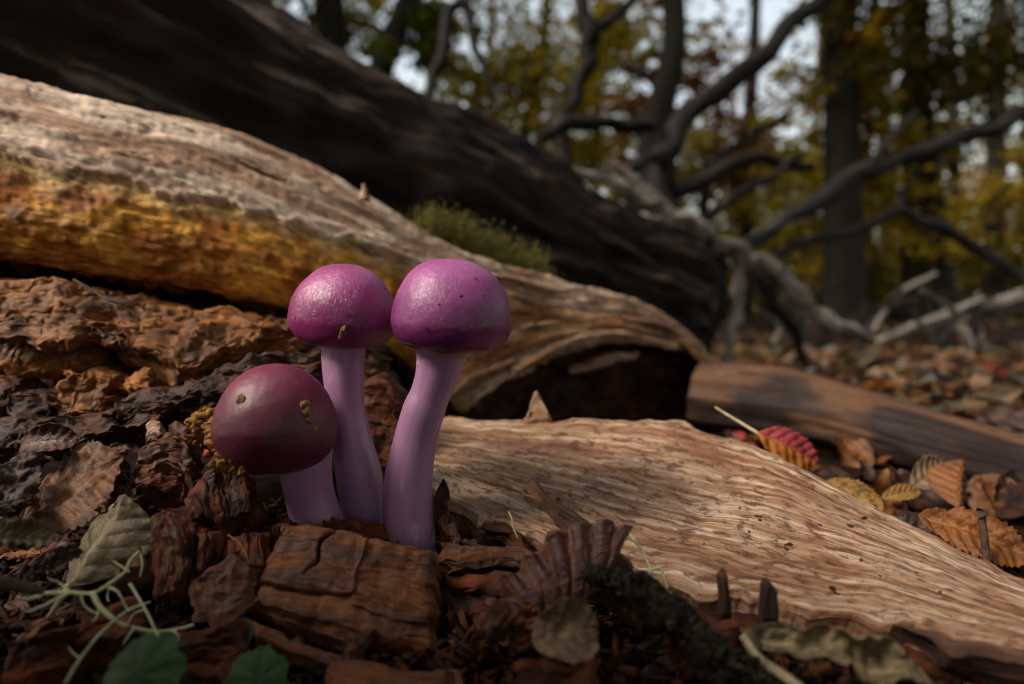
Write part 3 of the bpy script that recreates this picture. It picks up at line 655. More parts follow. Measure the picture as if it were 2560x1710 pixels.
def mushroom(key, label, cap_c, R, prof, rot, cmat, stem, veil, seed):
    base = np.array([(stem[-1][0] + stem[-1][1]) / 2, stem[-1][2], stem[-1][3]])
    loc = P(*base)
    t = thing('mushroom', label, 'mushroom', 'purple mushrooms', loc)
    V, F, val = cap_mesh(prof, R, seed); c = P(*cap_c); Rm = rotm(*rot)
    V = V @ Rm.T + c
    cap_o = obj('cap', make_mesh('cap', V - loc, F, val=val), cmat, t); CAPT[key] = bvh(V, F)
    pts, rad = [], []
    for uL, uR, v, D in stem: pts.append(P((uL + uR) / 2, v, D)); rad.append((uR - uL) / 2 / FPX * D)
    V, F, W = tube(pts, rad, 48, 14, .05, seed + 3, .35)
    obj('stem', make_mesh('stem', V - loc, F, W), M_stem, t)
    # veil: a funnel of pale film between stem and rim
    top, bot, zt, zb, ang0, ang1 = veil
    nz, nt = 16, 96; th = np.linspace(0, 2 * math.pi, nt); sl = np.linspace(0, 1, nz)[:, None]
    low = c + Rm @ np.array([0, 0, zb * R]); zz = np.array([p[2] for p in pts]); k_ = np.argsort(zz)
    sx = np.array([np.interp(low[2], zz[k_], np.array(pts)[k_, d]) for d in range(3)]); sr = np.interp(low[2], zz[k_], np.array(rad)[k_]) * .97
    off = (sx - low) @ Rm; off[2] = 0
    fib = 1 + sl * (.014 * np.sin(th * 23) + .01 * np.sin(th * 41))
    r = (sr + (top * R - sr) * sl ** 2.2) * fib; z = (zb + (zt - zb) * sl ** .75) * R
    Vv = (np.stack([r * np.cos(th), r * np.sin(th), np.broadcast_to(z, r.shape)], -1) + (off * (1 - sl ** 1.2))[:, None, :]).reshape(-1, 3) @ Rm.T + c
    Wv = np.stack([np.repeat(sl * 2, nt, 1).ravel(), np.repeat((th * 6)[None], nz, 0).ravel(), np.zeros(nz * nt)], -1)
    obj('veil', make_mesh('veil', Vv - loc, grid_faces(nz, nt), Wv), M_veil, cap_o)
    return t
prof2 = [(0, 1.0), (.25, .98), (.5, .89), (.75, .67), (.93, .34), (1.0, -.03), (.98, -.2), (.915, -.34), (.81, -.44), (.67, -.5), (.5, -.5), (.35, -.42)]
prof1 = [(0, .98), (.25, .96), (.5, .87), (.76, .64), (.94, .32), (1.0, -.02), (.985, -.19), (.92, -.34), (.81, -.46), (.67, -.53), (.5, -.53), (.35, -.45)]
prof3 = [(0, 1.0), (.25, .97), (.5, .86), (.74, .64), (.93, .3), (1.0, -.05), (.975, -.3), (.88, -.53), (.73, -.7), (.55, -.79), (.4, -.8), (.3, -.7)]
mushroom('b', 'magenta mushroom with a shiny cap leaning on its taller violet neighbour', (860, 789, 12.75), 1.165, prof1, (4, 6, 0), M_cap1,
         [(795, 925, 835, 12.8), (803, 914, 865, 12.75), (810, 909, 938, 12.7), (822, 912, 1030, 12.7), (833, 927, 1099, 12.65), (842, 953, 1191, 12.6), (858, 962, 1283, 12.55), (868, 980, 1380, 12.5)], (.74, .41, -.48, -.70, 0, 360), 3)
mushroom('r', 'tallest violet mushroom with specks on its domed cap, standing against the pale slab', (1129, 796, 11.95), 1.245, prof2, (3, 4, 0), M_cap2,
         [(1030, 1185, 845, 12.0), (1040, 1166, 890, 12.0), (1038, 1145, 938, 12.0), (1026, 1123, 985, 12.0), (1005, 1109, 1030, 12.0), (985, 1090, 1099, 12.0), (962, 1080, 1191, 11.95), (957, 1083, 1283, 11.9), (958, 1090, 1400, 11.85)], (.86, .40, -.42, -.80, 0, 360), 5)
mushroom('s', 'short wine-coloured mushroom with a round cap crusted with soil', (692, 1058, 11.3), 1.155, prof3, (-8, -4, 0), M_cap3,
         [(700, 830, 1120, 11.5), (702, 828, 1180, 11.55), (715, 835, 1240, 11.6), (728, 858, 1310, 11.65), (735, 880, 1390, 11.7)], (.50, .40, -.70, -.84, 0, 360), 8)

# ------------------------------------------------------------------ wood chips in front of and around the mushrooms
chip_kw = dict(gf=(.5, 3.2), grain=.07, warp=.07, wf=1.2, ragged=(.12, .08), rnd=.3)
def chip(rows, th, mat, label, seed, N=50, M=70, name='wood_chip', dirv=(0, .55, -1), **kw):
    k = dict(chip_kw); k.update(kw)
    return slab_obj(name, [PL(r) for r in rows], th, N, M, mat, None, label, 'wood chip', seed=seed, dirv=dirv, **k)
def block_relief(a, b, wc):
    cx = .33 - .12 * b + .02 * np.sin(b * 17)
    g = -.16 * np.exp(-((a - cx) / .008) ** 2) * (1 - sstep(.5, .62, b))
    g = g + .10 * sstep(0, .02, .60 + .14 * np.sin(a * 3 + 1) - b) * (1 - sstep(.52, .54, a)) + .08 * sstep(0, .02, .78 - b) * sstep(.5, .53, a)
    return g + .035 * np.floor(4 * (fbm(wc * [.25, 1.9, 1], 3, 91) + .6)) / 4
_, V_b, F_b = chip([[(708, 1300, 10.8), (840, 1316, 10.8), (985, 1345, 10.75), (1092, 1368, 10.7)],
      [(655, 1410, 10.2), (810, 1425, 10.15), (950, 1450, 10.1), (1096, 1480, 10.1)],
      [(616, 1512, 9.65), (780, 1570, 9.45), (950, 1620, 9.35), (1080, 1650, 9.35)]], 1.2, M_chip, 'large brown rectangular block of rotten wood with a vertical crack, below the mushroom stems', 61, 120, 150, relief=block_relief, grain=.06, dirv=(.05, .35, -1), warp=.06)
chip([[(612, 1540, 9.5), (760, 1600, 9.3), (930, 1650, 9.15)], [(640, 1600, 9.2), (760, 1650, 9.0), (900, 1700, 8.85)]], .8, M_chip, 'brown ledge of rotten wood under the cracked block', 62, 40, 90)
chip([[(826, 1640, 8.7), (980, 1652, 8.7), (1135, 1660, 8.7)], [(800, 1700, 8.2), (980, 1715, 8.2), (1140, 1725, 8.2)], [(790, 1770, 7.8), (980, 1790, 7.8), (1150, 1800, 7.8)]], .9, M_chip, 'brown wood block in front of the cracked block', 63, 60, 90)
chip([[(1098, 1342, 11.4), (1230, 1345, 11.35), (1375, 1362, 11.2)], [(1100, 1395, 11.0), (1230, 1395, 11.0), (1372, 1405, 10.9)], [(1108, 1432, 10.9), (1230, 1428, 10.9), (1350, 1432, 10.85)]], .5, M_chip, 'flat brown chip bridging a dark hollow under the pale slab', 64, 50, 90, ragged=(.2, .12))
chip([[(447, 1262, 10.9), (478, 1202, 11.1), (537, 1160, 11.3), (580, 1170, 11.3), (640, 1205, 11.2)], [(455, 1290, 10.6), (500, 1262, 10.7), (545, 1245, 10.8), (590, 1245, 10.9), (640, 1260, 10.9)], [(470, 1312, 10.6), (510, 1312, 10.6), (550, 1318, 10.6), (590, 1305, 10.7), (640, 1292, 10.8)]], .9, M_chipdark, 'dark ridged wood lump under the rim of the short mushroom', 65, 60, 80, swap=True, grain=.14, warp=.1, gf=(.4, 3.5))
chip([[(373, 1296, 10.3), (420, 1265, 10.5), (476, 1300, 10.4)], [(364, 1400, 9.9), (420, 1395, 9.9), (478, 1400, 10.0)], [(385, 1500, 9.5), (425, 1510, 9.5), (466, 1492, 9.6)]], .9, M_chipdark, 'upright dark column of rotten wood beside the grey curled leaf', 66, 90, 50, swap=True, grain=.13, warp=.09, gf=(.4, 3.5), dirv=(0, 1, -.3))
chip([[(478, 1306, 10.5), (510, 1312, 10.5), (545, 1318, 10.5)], [(476, 1390, 10.1), (505, 1390, 10.1), (538, 1392, 10.2)], [(476, 1455, 9.9), (495, 1440, 9.9), (520, 1420, 10.0)]], .7, M_chipdark, 'wet black strip of wood between the upright column and the orange-brown wedge', 67, 60, 40, swap=True, grain=.13, gf=(.4, 3.8), dirv=(0, 1, -.3))
chip([[(500, 1420, 9.9), (576, 1368, 10.1), (610, 1395, 10.1)], [(470, 1460, 9.6), (560, 1450, 9.7), (636, 1436, 9.8)], [(474, 1555, 9.2), (545, 1545, 9.2), (612, 1515, 9.4)]], .7, M_chipred, 'orange-brown wedge of wood left of the cracked block', 68, 60, 60, grain=.08, dirv=(0, 1, -.5), warp=.1)
chip([[(545, 1330, 10.7), (600, 1315, 10.8), (668, 1306, 10.9)], [(552, 1400, 10.2), (610, 1395, 10.3), (684, 1385, 10.4)], [(570, 1440, 10.0), (625, 1425, 10.1), (680, 1410, 10.2)]], .6, M_chipdark, 'dark striped plate of wood behind the orange-brown wedge', 69, 60, 60, swap=True, grain=.05, gf=(.5, 6))
chip([[(340, 1112, 12.2), (377, 1082, 12.4), (434, 1080, 12.4), (490, 1104, 12.3)], [(345, 1145, 11.9), (390, 1130, 12.0), (434, 1130, 12.0), (480, 1140, 12.0)], [(355, 1178, 11.7), (400, 1180, 11.7), (434, 1182, 11.7), (480, 1178, 11.7)]], .7, M_chipred, 'reddish splintered wood lump left of the short mushroom', 70, 60, 70, grain=.16, warp=.18, ragged=(.3, .2))
chip([[(416, 1062, 12.7), (450, 1058, 12.8), (480, 1072, 12.8)], [(420, 1098, 12.5), (450, 1100, 12.5), (478, 1095, 12.6)]], .4, M_chipred, 'small rust-brown flake behind the reddish splintered lump', 71, 24, 30, warp=.12)
chip([[(362, 1070, 12.8), (385, 1050, 12.9), (412, 1062, 12.9)], [(366, 1090, 12.6), (388, 1092, 12.6), (410, 1086, 12.6)]], .35, M_slab, 'small pale tan nub of wood among dark bark', 72, 20, 24, warp=.1)
chip([[(335, 1185, 11.5), (400, 1180, 11.5), (460, 1195, 11.5)], [(330, 1235, 11.1), (400, 1235, 11.1), (450, 1232, 11.2)]], .5, M_chipdark, 'dark brown fragment between the serrated leaf and the dark ridged lump', 73, 34, 50, warp=.16, grain=.14)
chip([[(760, 1268, 11.55), (820, 1290, 11.5), (900, 1305, 11.45), (1000, 1342, 11.35)], [(750, 1300, 11.2), (820, 1320, 11.2), (900, 1340, 11.1), (1000, 1375, 11.05)]], .5, M_chipdark, 'crumbly dark strip of wood lying across the stem bases', 74, 34, 110, warp=.16, grain=.16, ragged=(.2, .25))
chip([[(1310, 1216, 10.5), (1340, 1200, 10.5), (1376, 1235, 10.4), (1450, 1287, 10.3), (1490, 1318, 10.2)], [(1316, 1236, 10.4), (1345, 1250, 10.3), (1372, 1285, 10.25), (1400, 1318, 10.2), (1420, 1350, 10.1)]], .22, M_branchlog, 'pointed brown splinter sticking up before the pale slab', 75, 30, 80, warp=.04, name='wood_splinter', dirv=(0, 1, -.2))
chip([[(1400, 1330, 10.1), (1500, 1330, 10.2), (1580, 1400, 10.1), (1640, 1500, 9.8)], [(1400, 1450, 9.6), (1500, 1470, 9.6), (1560, 1500, 9.6), (1610, 1560, 9.5)]], .4, M_barkdark, 'dark bark piece behind the plum-coloured curled leaf', 76, 50, 70, warp=.12)
for k, (u0, u1, v0, v1, D) in enumerate([(1800, 1832, 1440, 1550, 9.3), (1906, 1952, 1470, 1560, 8.9)]):
    chip([[(u0 + 4, v0, D), (u0 + 20, v0 - 12, D), (u1 - 4, v0 + 8, D)], [(u0, v1, D - .1), (u0 + 16, v1, D - .1), (u1, v1, D - .1)]], .2, M_barkdark,
         ['narrow dark peg of wood standing at the slab edge', 'wider black peg of wood standing at the slab edge'][k], 77 + k, 40, 24, swap=True, warp=.02, ragged=(.04, .03), dirv=(0, 1, -.1), name='wood_splinter')
for k, (pts, D, mat, lab) in enumerate([
        ([(1170, 1560), (1240, 1490), (1260, 1520), (1200, 1600)], 9.2, M_chipred, 'pinkish brown wood flake in the hollow beside the cracked block'),
        ([(0, 1590), (160, 1570), (150, 1700), (-20, 1740)], 8.6, M_chipdark, 'dark fragment under the beard lichen strands'),
        ([(180, 1520), (330, 1500), (360, 1600), (200, 1640)], 9.0, M_chipdark, 'dark red-brown slab behind the beard lichen'),
        ([(430, 1560), (590, 1560), (600, 1680), (430, 1720)], 8.8, M_chipdark, 'dark wood fragment between the two green leaves'),
        ([(1290, 1640), (1500, 1640), (1520, 1760), (1260, 1760)], 8.0, M_chipdark, 'dark block below the tan curled leaf'),
        ([(1700, 1560), (1860, 1560), (1850, 1640), (1690, 1650)], 8.8, M_chipdark, 'black wood fragment behind the lichened twig'),
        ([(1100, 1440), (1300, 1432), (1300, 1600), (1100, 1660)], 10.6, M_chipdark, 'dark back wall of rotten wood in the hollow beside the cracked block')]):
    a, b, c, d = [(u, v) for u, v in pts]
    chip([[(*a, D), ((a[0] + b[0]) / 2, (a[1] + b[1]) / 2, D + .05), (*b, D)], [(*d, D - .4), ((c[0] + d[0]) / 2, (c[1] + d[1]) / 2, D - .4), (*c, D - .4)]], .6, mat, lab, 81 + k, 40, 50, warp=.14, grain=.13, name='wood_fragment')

# ------------------------------------------------------------------ leaves
def leaf_mesh(name, L=1, W=.6, corr=.02, nv=8, serr=.1, fold=.0, bend=0.0, curl=0.0, seed=0, nu=60, nt=28, wav=.02, pw=.85, lobes=0):
    s = np.linspace(0, 1, nu)[:, None]; t = np.linspace(-1, 1, nt)[None, :]
    w = W / 2 * np.sin(math.pi * np.clip(s, .0, 1) ** pw) ** .8 + .004
    saw = (s * nv * 2) % 1.0
    edge = 1 - serr * (1 - saw) * np.abs(t) ** 3
    if lobes: edge = edge * (1 - .25 * np.abs(np.sin(s * math.pi * lobes)) ** 3 * np.abs(t) ** 2)
    x = t * w * edge; y = (s + .10 * np.abs(t) * np.sin(math.pi * s)) * L
    ph = s * nv - .9 * np.abs(t) * w / (W / 2)
    h = corr * (np.abs(np.sin(math.pi * ph)) ** .8 - .5) * (np.abs(t) > .04) - corr * .9 * np.exp(-(t / .07) ** 2)
    h = h + fold * np.abs(x) + wav * fbm(np.stack([x * 4 / L, y * 4 / L, 0 * x + seed], -1), 3, seed) * L
    vein = np.maximum(np.exp(-(np.sin(math.pi * ph) / .12) ** 2) * .8, np.exp(-(t / .06) ** 2)) * (np.abs(t) < .95)
    if curl:
        k = curl / (W / 2); r = 1 / k; x, h = (r - h) * np.sin(x * k), r - (r - h) * np.cos(x * k)
    if bend:
        k = bend / L; r = 1 / k; y, h = (r - h) * np.sin(y * k), r - (r - h) * np.cos(y * k)
    V = np.stack([x, y, h], -1)
    wc = np.stack([np.broadcast_to(s * L * 1.0, V.shape[:2]) + seed, np.broadcast_to(t * W * .5, V.shape[:2]), np.zeros(V.shape[:2])], -1)
    return V, grid_faces(nu, nt), wc, vein
def put_leaf(name, label, base, tip, nrm, mat, cat='leaf', group=None, stalk=None, parent=None, thick=.012, **kw):
    V, F, wc, vein = leaf_mesh(name, **kw)
    nu, nt = V.shape[:2]; A = np.array(base, float); B = np.array(tip, float)
    l0 = V[0, nt // 2]; l1 = V[-1, nt // 2]; f = l1 - l0; sc_ = np.linalg.norm(B - A) / np.linalg.norm(f); f = f / np.linalg.norm(f)
    xx = np.array([1.0, 0, 0]); nl = np.cross(xx, f); nl /= np.linalg.norm(nl)
    f2 = (B - A) / np.linalg.norm(B - A); n2 = np.array(nrm, float); n2 = n2 - f2 * n2.dot(f2); n2 /= np.linalg.norm(n2); x2 = np.cross(f2, n2)
    Lm = np.stack([xx, f, nl], 0); Wm = np.stack([x2, f2, n2], 0)
    Vw = ((V - l0) @ Lm.T) @ Wm * sc_ + A
    up = gnormals(Vw); 
    V2 = np.concatenate([Vw.reshape(-1, 3), (Vw - up * thick).reshape(-1, 3)])
    idx = np.arange(nu * nt).reshape(nu, nt); ring = np.concatenate([idx[0, :-1], idx[:-1, -1], idx[-1, :0:-1], idx[:0:-1, 0]])
    Fs = np.concatenate([F, F[:, ::-1] + nu * nt, np.stack([ring, ring + nu * nt, np.roll(ring, -1) + nu * nt, np.roll(ring, -1)], -1)])
    me = make_mesh(name, V2, Fs, np.concatenate([wc.reshape(-1, 3)] * 2), val=np.concatenate([vein.ravel()] * 2))
    if stalk is not None:
        t = thing(name, label, cat, group, A)
        me.transform(Matrix.Translation(Vector(-A * S))); obj('blade', me, mat, t)
        sv, sf, sw = tube([p - A for p in stalk], np.linspace(.045, .028, len(stalk)) * 1.2, 8, 6, .1, 3); obj('stalk', make_mesh('stalk', sv, sf, sw), M_stalk, t)
        return t
    o = obj(name, me, mat, parent)
    if parent is None: tag(o, label, cat, group)
    return o
toc = lambda p: CAM - p
put_leaf('dead_leaf', 'brown serrated leaf with raised veins lying below the dark bark', P(60, 1290, 11.2), P(306, 1140, 11.7), (.05, -.7, .8), ML['brown'], L=2.2, W=2.5, corr=.06, nv=7, serr=.16, wav=.06, bend=.5, seed=4)
put_leaf('dead_leaf', 'dark brown folded leaf beside the brown serrated leaf', P(-60, 1370, 10.4), P(80, 1130, 11.6), (.3, -.8, .6), ML['dark'], L=2.2, W=1.2, corr=.04, nv=8, serr=.1, wav=.08, bend=-.5, seed=5)
put_leaf('dead_leaf', 'small glossy red-brown rolled leaf resting on the brown serrated leaf', P(50, 1120, 12.0), P(198, 1105, 12.1), (0, -.75, .6), ML['plum'], L=1.3, W=.95, corr=.03, nv=6, serr=.02, curl=1.35, bend=-.6, seed=6)
put_leaf('dead_leaf', 'grey folded leaf with pale veins, roof-shaped, beside the upright dark column', P(172, 1462, 9.7), P(312, 1236, 10.6), (-.15, -.75, .75), ML['grey'], L=2.2, W=2.2, corr=.05, nv=6, serr=.06, fold=-.55, wav=.04, bend=.25, seed=7, stalk=[P(172, 1462, 9.7), P(150, 1500, 9.5), P(120, 1545, 9.4)])
put_leaf('dead_leaf', 'grey ribbed leaf rolled into a tube next to the beard lichen', P(-60, 1350, 8.9), P(142, 1352, 9.2), (0, -.6, .8), ML['grey'], L=1.5, W=1.0, corr=.10, nv=7, serr=.03, curl=1.7, seed=8)
put_leaf('dead_leaf', 'small grey crumpled leaf under the rolled grey leaf', P(60, 1440, 9.1), P(210, 1380, 9.4), (0, -.6, .8), ML['dark'], L=1.3, W=.8, corr=.08, nv=6, wav=.12, curl=.6, seed=9)
tm = []
for k, (u, v, D) in enumerate([(1232, 1500, 9.5), (1272, 1436, 9.6), (1330, 1388, 9.7), (1392, 1330, 9.8), (1454, 1308, 9.85), (1512, 1300, 9.9), (1562, 1312, 9.95)]):
    tm += [(u - 22, v + 4, D), (u, v - 3, D - .03), (u + 22, v + 1, D + .03)]
kb = np.linspace(0, 1, len(tm))
plum_rows = [PL(tm), [P(1262 + 285 * k + 8, 1535 - 165 * k, 9.15 + .55 * k) for k in kb], [P(1290 + 235 * k, 1640 - 190 * k, 9.0 + .55 * k) for k in kb]]
def plum_relief(a, b, wc):
    a = a + .02 * np.sin(a * 13) + .012 * np.sin(b * 5 + a * 31)
    rib = np.abs(np.sin(math.pi * (a * 7.0))) ** .6
    return (.07 * rib - .03) * (1 - sstep(.65, 1, b)) + .025 * ridge(wc * [2.5, 6, 1], 3, 5) * rib - .12 * (1 - b) ** 4
V, F, W, _, _ = slab(plum_rows, .05, 70, 220, seed=10, grain=.015, gf=(2, 5), warp=.02, ragged=(.02, .02), rnd=.1, relief=plum_relief, dirv=(0, 1, 0))
bb = np.concatenate([np.abs(np.sin(math.pi * (np.tile(np.linspace(0, 1, 220), 70) * 7.0))) < .3] * 2 + [np.ones(len(V) - 2 * 70 * 220, bool)]).astype(float) * .7
tag(obj('dead_leaf', make_mesh('dead_leaf', V, F, W, val=bb), ML['plum']), 'plum-coloured curled leaf with deep corrugated ribs before the pale slab', 'leaf')
put_leaf('dead_leaf', 'small amber leaf fragment under the corrugated plum leaf', P(1280, 1640, 8.9), P(1340, 1500, 9.2), (-.2, -.9, .3), ML['orange'], L=1.2, W=.6, corr=.05, nv=6, wav=.1, curl=.4, seed=11)
put_leaf('dead_leaf', 'tan rounded curled leaf in front of the corrugated plum leaf', P(1330, 1600, 8.4), P(1495, 1570, 8.6), (0, -.8, .6), ML['tan'], L=1.1, W=1.0, corr=.04, nv=5, serr=.02, curl=1.0, bend=-.9, wav=.08, seed=12)
put_leaf('dead_leaf', 'long grey-brown rolled leaf at the foot of the dark layer under the slab', P(1850, 1575, 8.3), P(2330, 1712, 7.7), (0, -.6, .8), ML['grey'], L=2.8, W=.85, corr=.05, nv=9, serr=.04, curl=1.5, bend=-.4, wav=.12, seed=13, nu=110)
put_leaf('dead_leaf', 'thin pinkish leaf curled upright behind the base of the tall stem', P(1105, 1340, 11.75), P(1108, 1196, 12.1), (-.5, -.8, .1), ML['plum'], L=1.3, W=.5, corr=.01, nv=5, serr=.02, curl=.9, wav=.05, bend=.3, seed=14)
put_leaf('red_leaf', 'small red scalloped leaf with an orange underside and long straight stalk', P(1896, 1082, 15.8), P(2044, 1160, 15.6), (-.15, -.85, .45), ML['tworeds'], L=1.7, W=1.15, corr=.05, nv=7, serr=.14, curl=-.5, bend=-.7, wav=.03, seed=15, stalk=[P(1900, 1086, 15.8), P(1850, 1056, 16.3), P(1788, 1018, 17.0)])
put_leaf('yellow_leaf', 'yellow serrated leaf propped behind the edge of the pale slab', P(2070, 1200, 15.2), P(2205, 1285, 14.2), (.1, -.9, .55), ML['yellow'], L=1.7, W=1.25, corr=.05, nv=8, serr=.14, wav=.05, bend=-.3, seed=16)
put_leaf('yellow_leaf', 'narrow curled yellow leaf between the yellow serrated leaf and the brown branch', P(2205, 1245, 16), P(2300, 1228, 16), (0, -.7, .7), ML['yellow'], L=1.3, W=.6, corr=.04, nv=7, curl=.6, bend=-.6, seed=17)
put_leaf('dead_leaf', 'pale tan cupped leaf against the brown branch', P(2280, 1215, 16.6), P(2375, 1170, 17), (0, -.7, .7), ML['tan'], L=1.3, W=1.0, corr=.05, nv=7, curl=1.0, bend=-.5, seed=18)
put_leaf('dead_leaf', 'rust-red leaf folded into a tent before the brown branch', P(2398, 1270, 15.6), P(2408, 1150, 16.4), (0, -1, .2), ML['orange'], L=1.5, W=1.2, corr=.05, nv=7, fold=-.9, serr=.1, seed=19)
put_leaf('orange_leaf', 'broad orange serrated leaf lying beyond the pale slab under a thin twig', P(2296, 1288, 13.0), P(2590, 1405, 11.8), (-.05, -.75, .7), ML['orange'], L=2.4, W=1.5, corr=.06, nv=9, serr=.2, wav=.06, bend=-.35, seed=20)
put_leaf('dead_leaf', 'dark red leaf under the broad orange leaf', P(2190, 1330, 13.6), P(2400, 1310, 13.4), (0, -.5, .9), ML['dark'], L=1.8, W=1.0, corr=.05, nv=8, wav=.08, seed=21)
def green_leaf(c, R, nrm, seed, label, stalk):
    n2 = np.array(nrm, float); n2 /= np.linalg.norm(n2); x2 = np.cross([0, 1.0, .3], n2); x2 /= np.linalg.norm(x2); y2 = np.cross(n2, x2)
    th = np.linspace(0, 2 * math.pi, 72, endpoint=False); rs = np.linspace(.02, 1, 16)[:, None]
    out = R * (.82 + .16 * np.abs(np.sin(th * 3.5 + seed)) ** .6 + .03 * np.sin(th * 21)) * (1 - .45 * np.exp(-((th - 1.57 * 3) / .25) ** 2))
    r = rs * out
    hgt = -.18 * rs ** 2 * R + .05 * R * np.cos(th * 7 + 2 * seed) * rs
    V = np.asarray(c) + r[..., None] * (np.cos(th)[:, None] * x2 + np.sin(th)[:, None] * y2) + hgt[..., None] * n2
    vein = np.exp(-(np.sin(th * 3.5 + seed) / .12) ** 2) * .6 * np.ones_like(rs)
    wc = np.stack([r * np.cos(th) + seed, r * np.sin(th), 0 * r], -1)
    t = thing('green_leaf', label, 'leaf', None, c)
    obj('blade', make_mesh('blade', V.reshape(-1, 3) - c, grid_faces(16, 72, 0, True), wc.reshape(-1, 3), val=vein.ravel()), ML['green'], t)
    sv, sf, sw = tube([p - c for p in [np.asarray(c), *stalk]], [.04, .04, .03], 8, 6, .05, 3); obj('stalk', make_mesh('stalk', sv, sf, sw), ML['green'], t)
c = P(345, 1690, 7.4); green_leaf(c, .58, (-.1, -.75, .65), 1, 'bright green lobed leaf under the beard lichen', [c + [.2, .6, -.4], c + [.3, .8, -1.0]])
c = P(640, 1700, 8.0); green_leaf(c, .45, (.2, -.75, .6), 2, 'darker green lobed leaf in front of the cracked block', [c + [-.2, .5, -.3], c + [-.3, .7, -1.0]])
c = P(590, 1585, 9.0); green_leaf(c, .28, (.3, -.6, .6), 3, 'small dark green leaf half hidden under the orange-brown wedge', [c + [-.1, .3, -.3], c + [-.1, .5, -.8]])

# ------------------------------------------------------------------ beard lichen, threads, stalks, twigs
def z3(x, y, D): return P(x / 2.5706, 1100 + y / 2.5706, D)
def z6(x, y, D): return P(1050 + x / 2.348, 980 + y / 2.348, D)
def strands(name, label, cat, lst, mat, group=None, ns=7, ro=.12):
    V, F, W = join([tube(p, r, ns, 7, ro, k + 2) for k, (p, r) in enumerate(lst)])
    return tag(obj(name, make_mesh(name, V, F, W), mat), label, cat, group)
def tp(a, b, n): return list(np.linspace(a, b, n))
strands('beard_lichen', 'pale green branching beard lichen strand draped over the dark fragments', 'lichen', [
    ([z3(280, 985, 8.9), z3(430, 980, 8.9), z3(590, 985, 8.9), z3(700, 925, 9.0), z3(800, 850, 9.1), z3(840, 770, 9.2), z3(895, 712, 9.4)], tp(0.036, 0.018, 7)),
    ([z3(595, 985, 8.9), z3(640, 1070, 8.8), z3(740, 1160, 8.7), z3(850, 1205, 8.7), z3(970, 1230, 8.75), z3(1100, 1225, 8.8), z3(1245, 1188, 9.0)], tp(0.041, 0.024, 7)),
    ([z3(420, 1562, 8.3), z3(520, 1400, 8.4), z3(640, 1250, 8.5), z3(760, 1140, 8.7), z3(850, 1080, 8.8), z3(965, 1040, 9.0)], tp(0.033, 0.012, 6)),
    ([z3(835, 925, 9.0), z3(905, 1040, 8.9), z3(960, 1140, 8.8), z3(1000, 1230, 8.7), z3(1058, 1330, 8.5), z3(1010, 1410, 8.4), z3(968, 1490, 8.3)], tp(0.021, 0.018, 7)),
    ([z3(700, 945, 8.9), z3(760, 980, 8.8), z3(800, 1060, 8.8), z3(830, 1100, 8.8)], tp(0.024, 0.012, 4)),
    ([z3(180, 1105, 8.6), z3(290, 1060, 8.7), z3(390, 1010, 8.8), z3(440, 985, 8.9)], tp(0.018, 0.027, 4)),
    ([z3(520, 1000, 8.8), z3(540, 1060, 8.8), z3(590, 1100, 8.8), z3(660, 1120, 8.8)], tp(0.021, 0.011, 4)),
    ([z3(310, 890, 9.0), z3(380, 920, 9.0), z3(450, 975, 8.9)], tp(0.018, 0.018, 3)),
    ([z3(900, 725, 9.4), z3(915, 800, 9.3), z3(900, 880, 9.2)], tp(0.017, 0.009, 3)),
    ([z3(790, 1310, 8.4), z3(830, 1250, 8.5), z3(870, 1200, 8.6)], tp(0.009, 0.018, 3)),
    ([z3(730, 780, 9.2), z3(790, 820, 9.1), z3(830, 850, 9.1)], tp(0.009, 0.018, 3)),
    ([z3(820, 1180, 8.7), z3(860, 1120, 8.75), z3(930, 1085, 8.8)], tp(0.018, 0.008, 3)),
    ([z3(700, 960, 8.9), z3(690, 1010, 8.85), z3(700, 1040, 8.8)], tp(0.012, 0.007, 3)),
    ([z3(1058, 1330, 8.5), z3(1075, 1365, 8.45), z3(1060, 1420, 8.4)], tp(.018, .008, 3)), ([z3(960, 1235, 8.75), z3(930, 1275, 8.6), z3(880, 1300, 8.55)], tp(.02, .01, 3)),
    ([z3(640, 1070, 8.8), z3(620, 1140, 8.7), z3(590, 1170, 8.65)], tp(.018, .008, 3)), ([z3(430, 980, 8.9), z3(400, 930, 8.95), z3(360, 900, 9.0)], tp(.02, .008, 3)),
    ([z3(100, 1010, 8.7), z3(180, 1020, 8.75), z3(290, 990, 8.9)], tp(.01, .03, 3)), ([z3(520, 1400, 8.4), z3(480, 1380, 8.4), z3(440, 1330, 8.45)], tp(.018, .008, 3)),
    ([z3(1100, 1225, 8.8), z3(1150, 1260, 8.7), z3(1140, 1320, 8.6)], tp(.016, .008, 3))], M_lichen)
strands('beard_lichen', 'thin pale lichen thread forking over the near edge of the pale slab', 'lichen', [
    ([z6(1222, 826, 10.2), z6(1260, 870, 10.1), z6(1305, 935, 10.0), z6(1352, 1042, 9.8), z6(1335, 1105, 9.75), z6(1342, 1185, 9.7)], tp(.03, .02, 6)),
    ([z6(1352, 1042, 9.8), z6(1385, 1036, 9.8), z6(1412, 1036, 9.75), z6(1448, 1130, 9.7), z6(1440, 1190, 9.65), z6(1418, 1244, 9.6)], tp(.024, .015, 6)),
    ([z6(1450, 1165, 9.65), z6(1478, 1180, 9.65), z6(1494, 1205, 9.6)], tp(.018, .01, 3)),
    ([z6(1370, 1225, 9.6), z6(1400, 1258, 9.55), z6(1420, 1285, 9.5), z6(1468, 1308, 9.5)], tp(.02, .014, 4)),
    ([z6(1420, 1282, 9.5), z6(1402, 1298, 9.5), z6(1412, 1312, 9.5), z6(1430, 1300, 9.5)], tp(.014, .012, 4))], M_lichen)
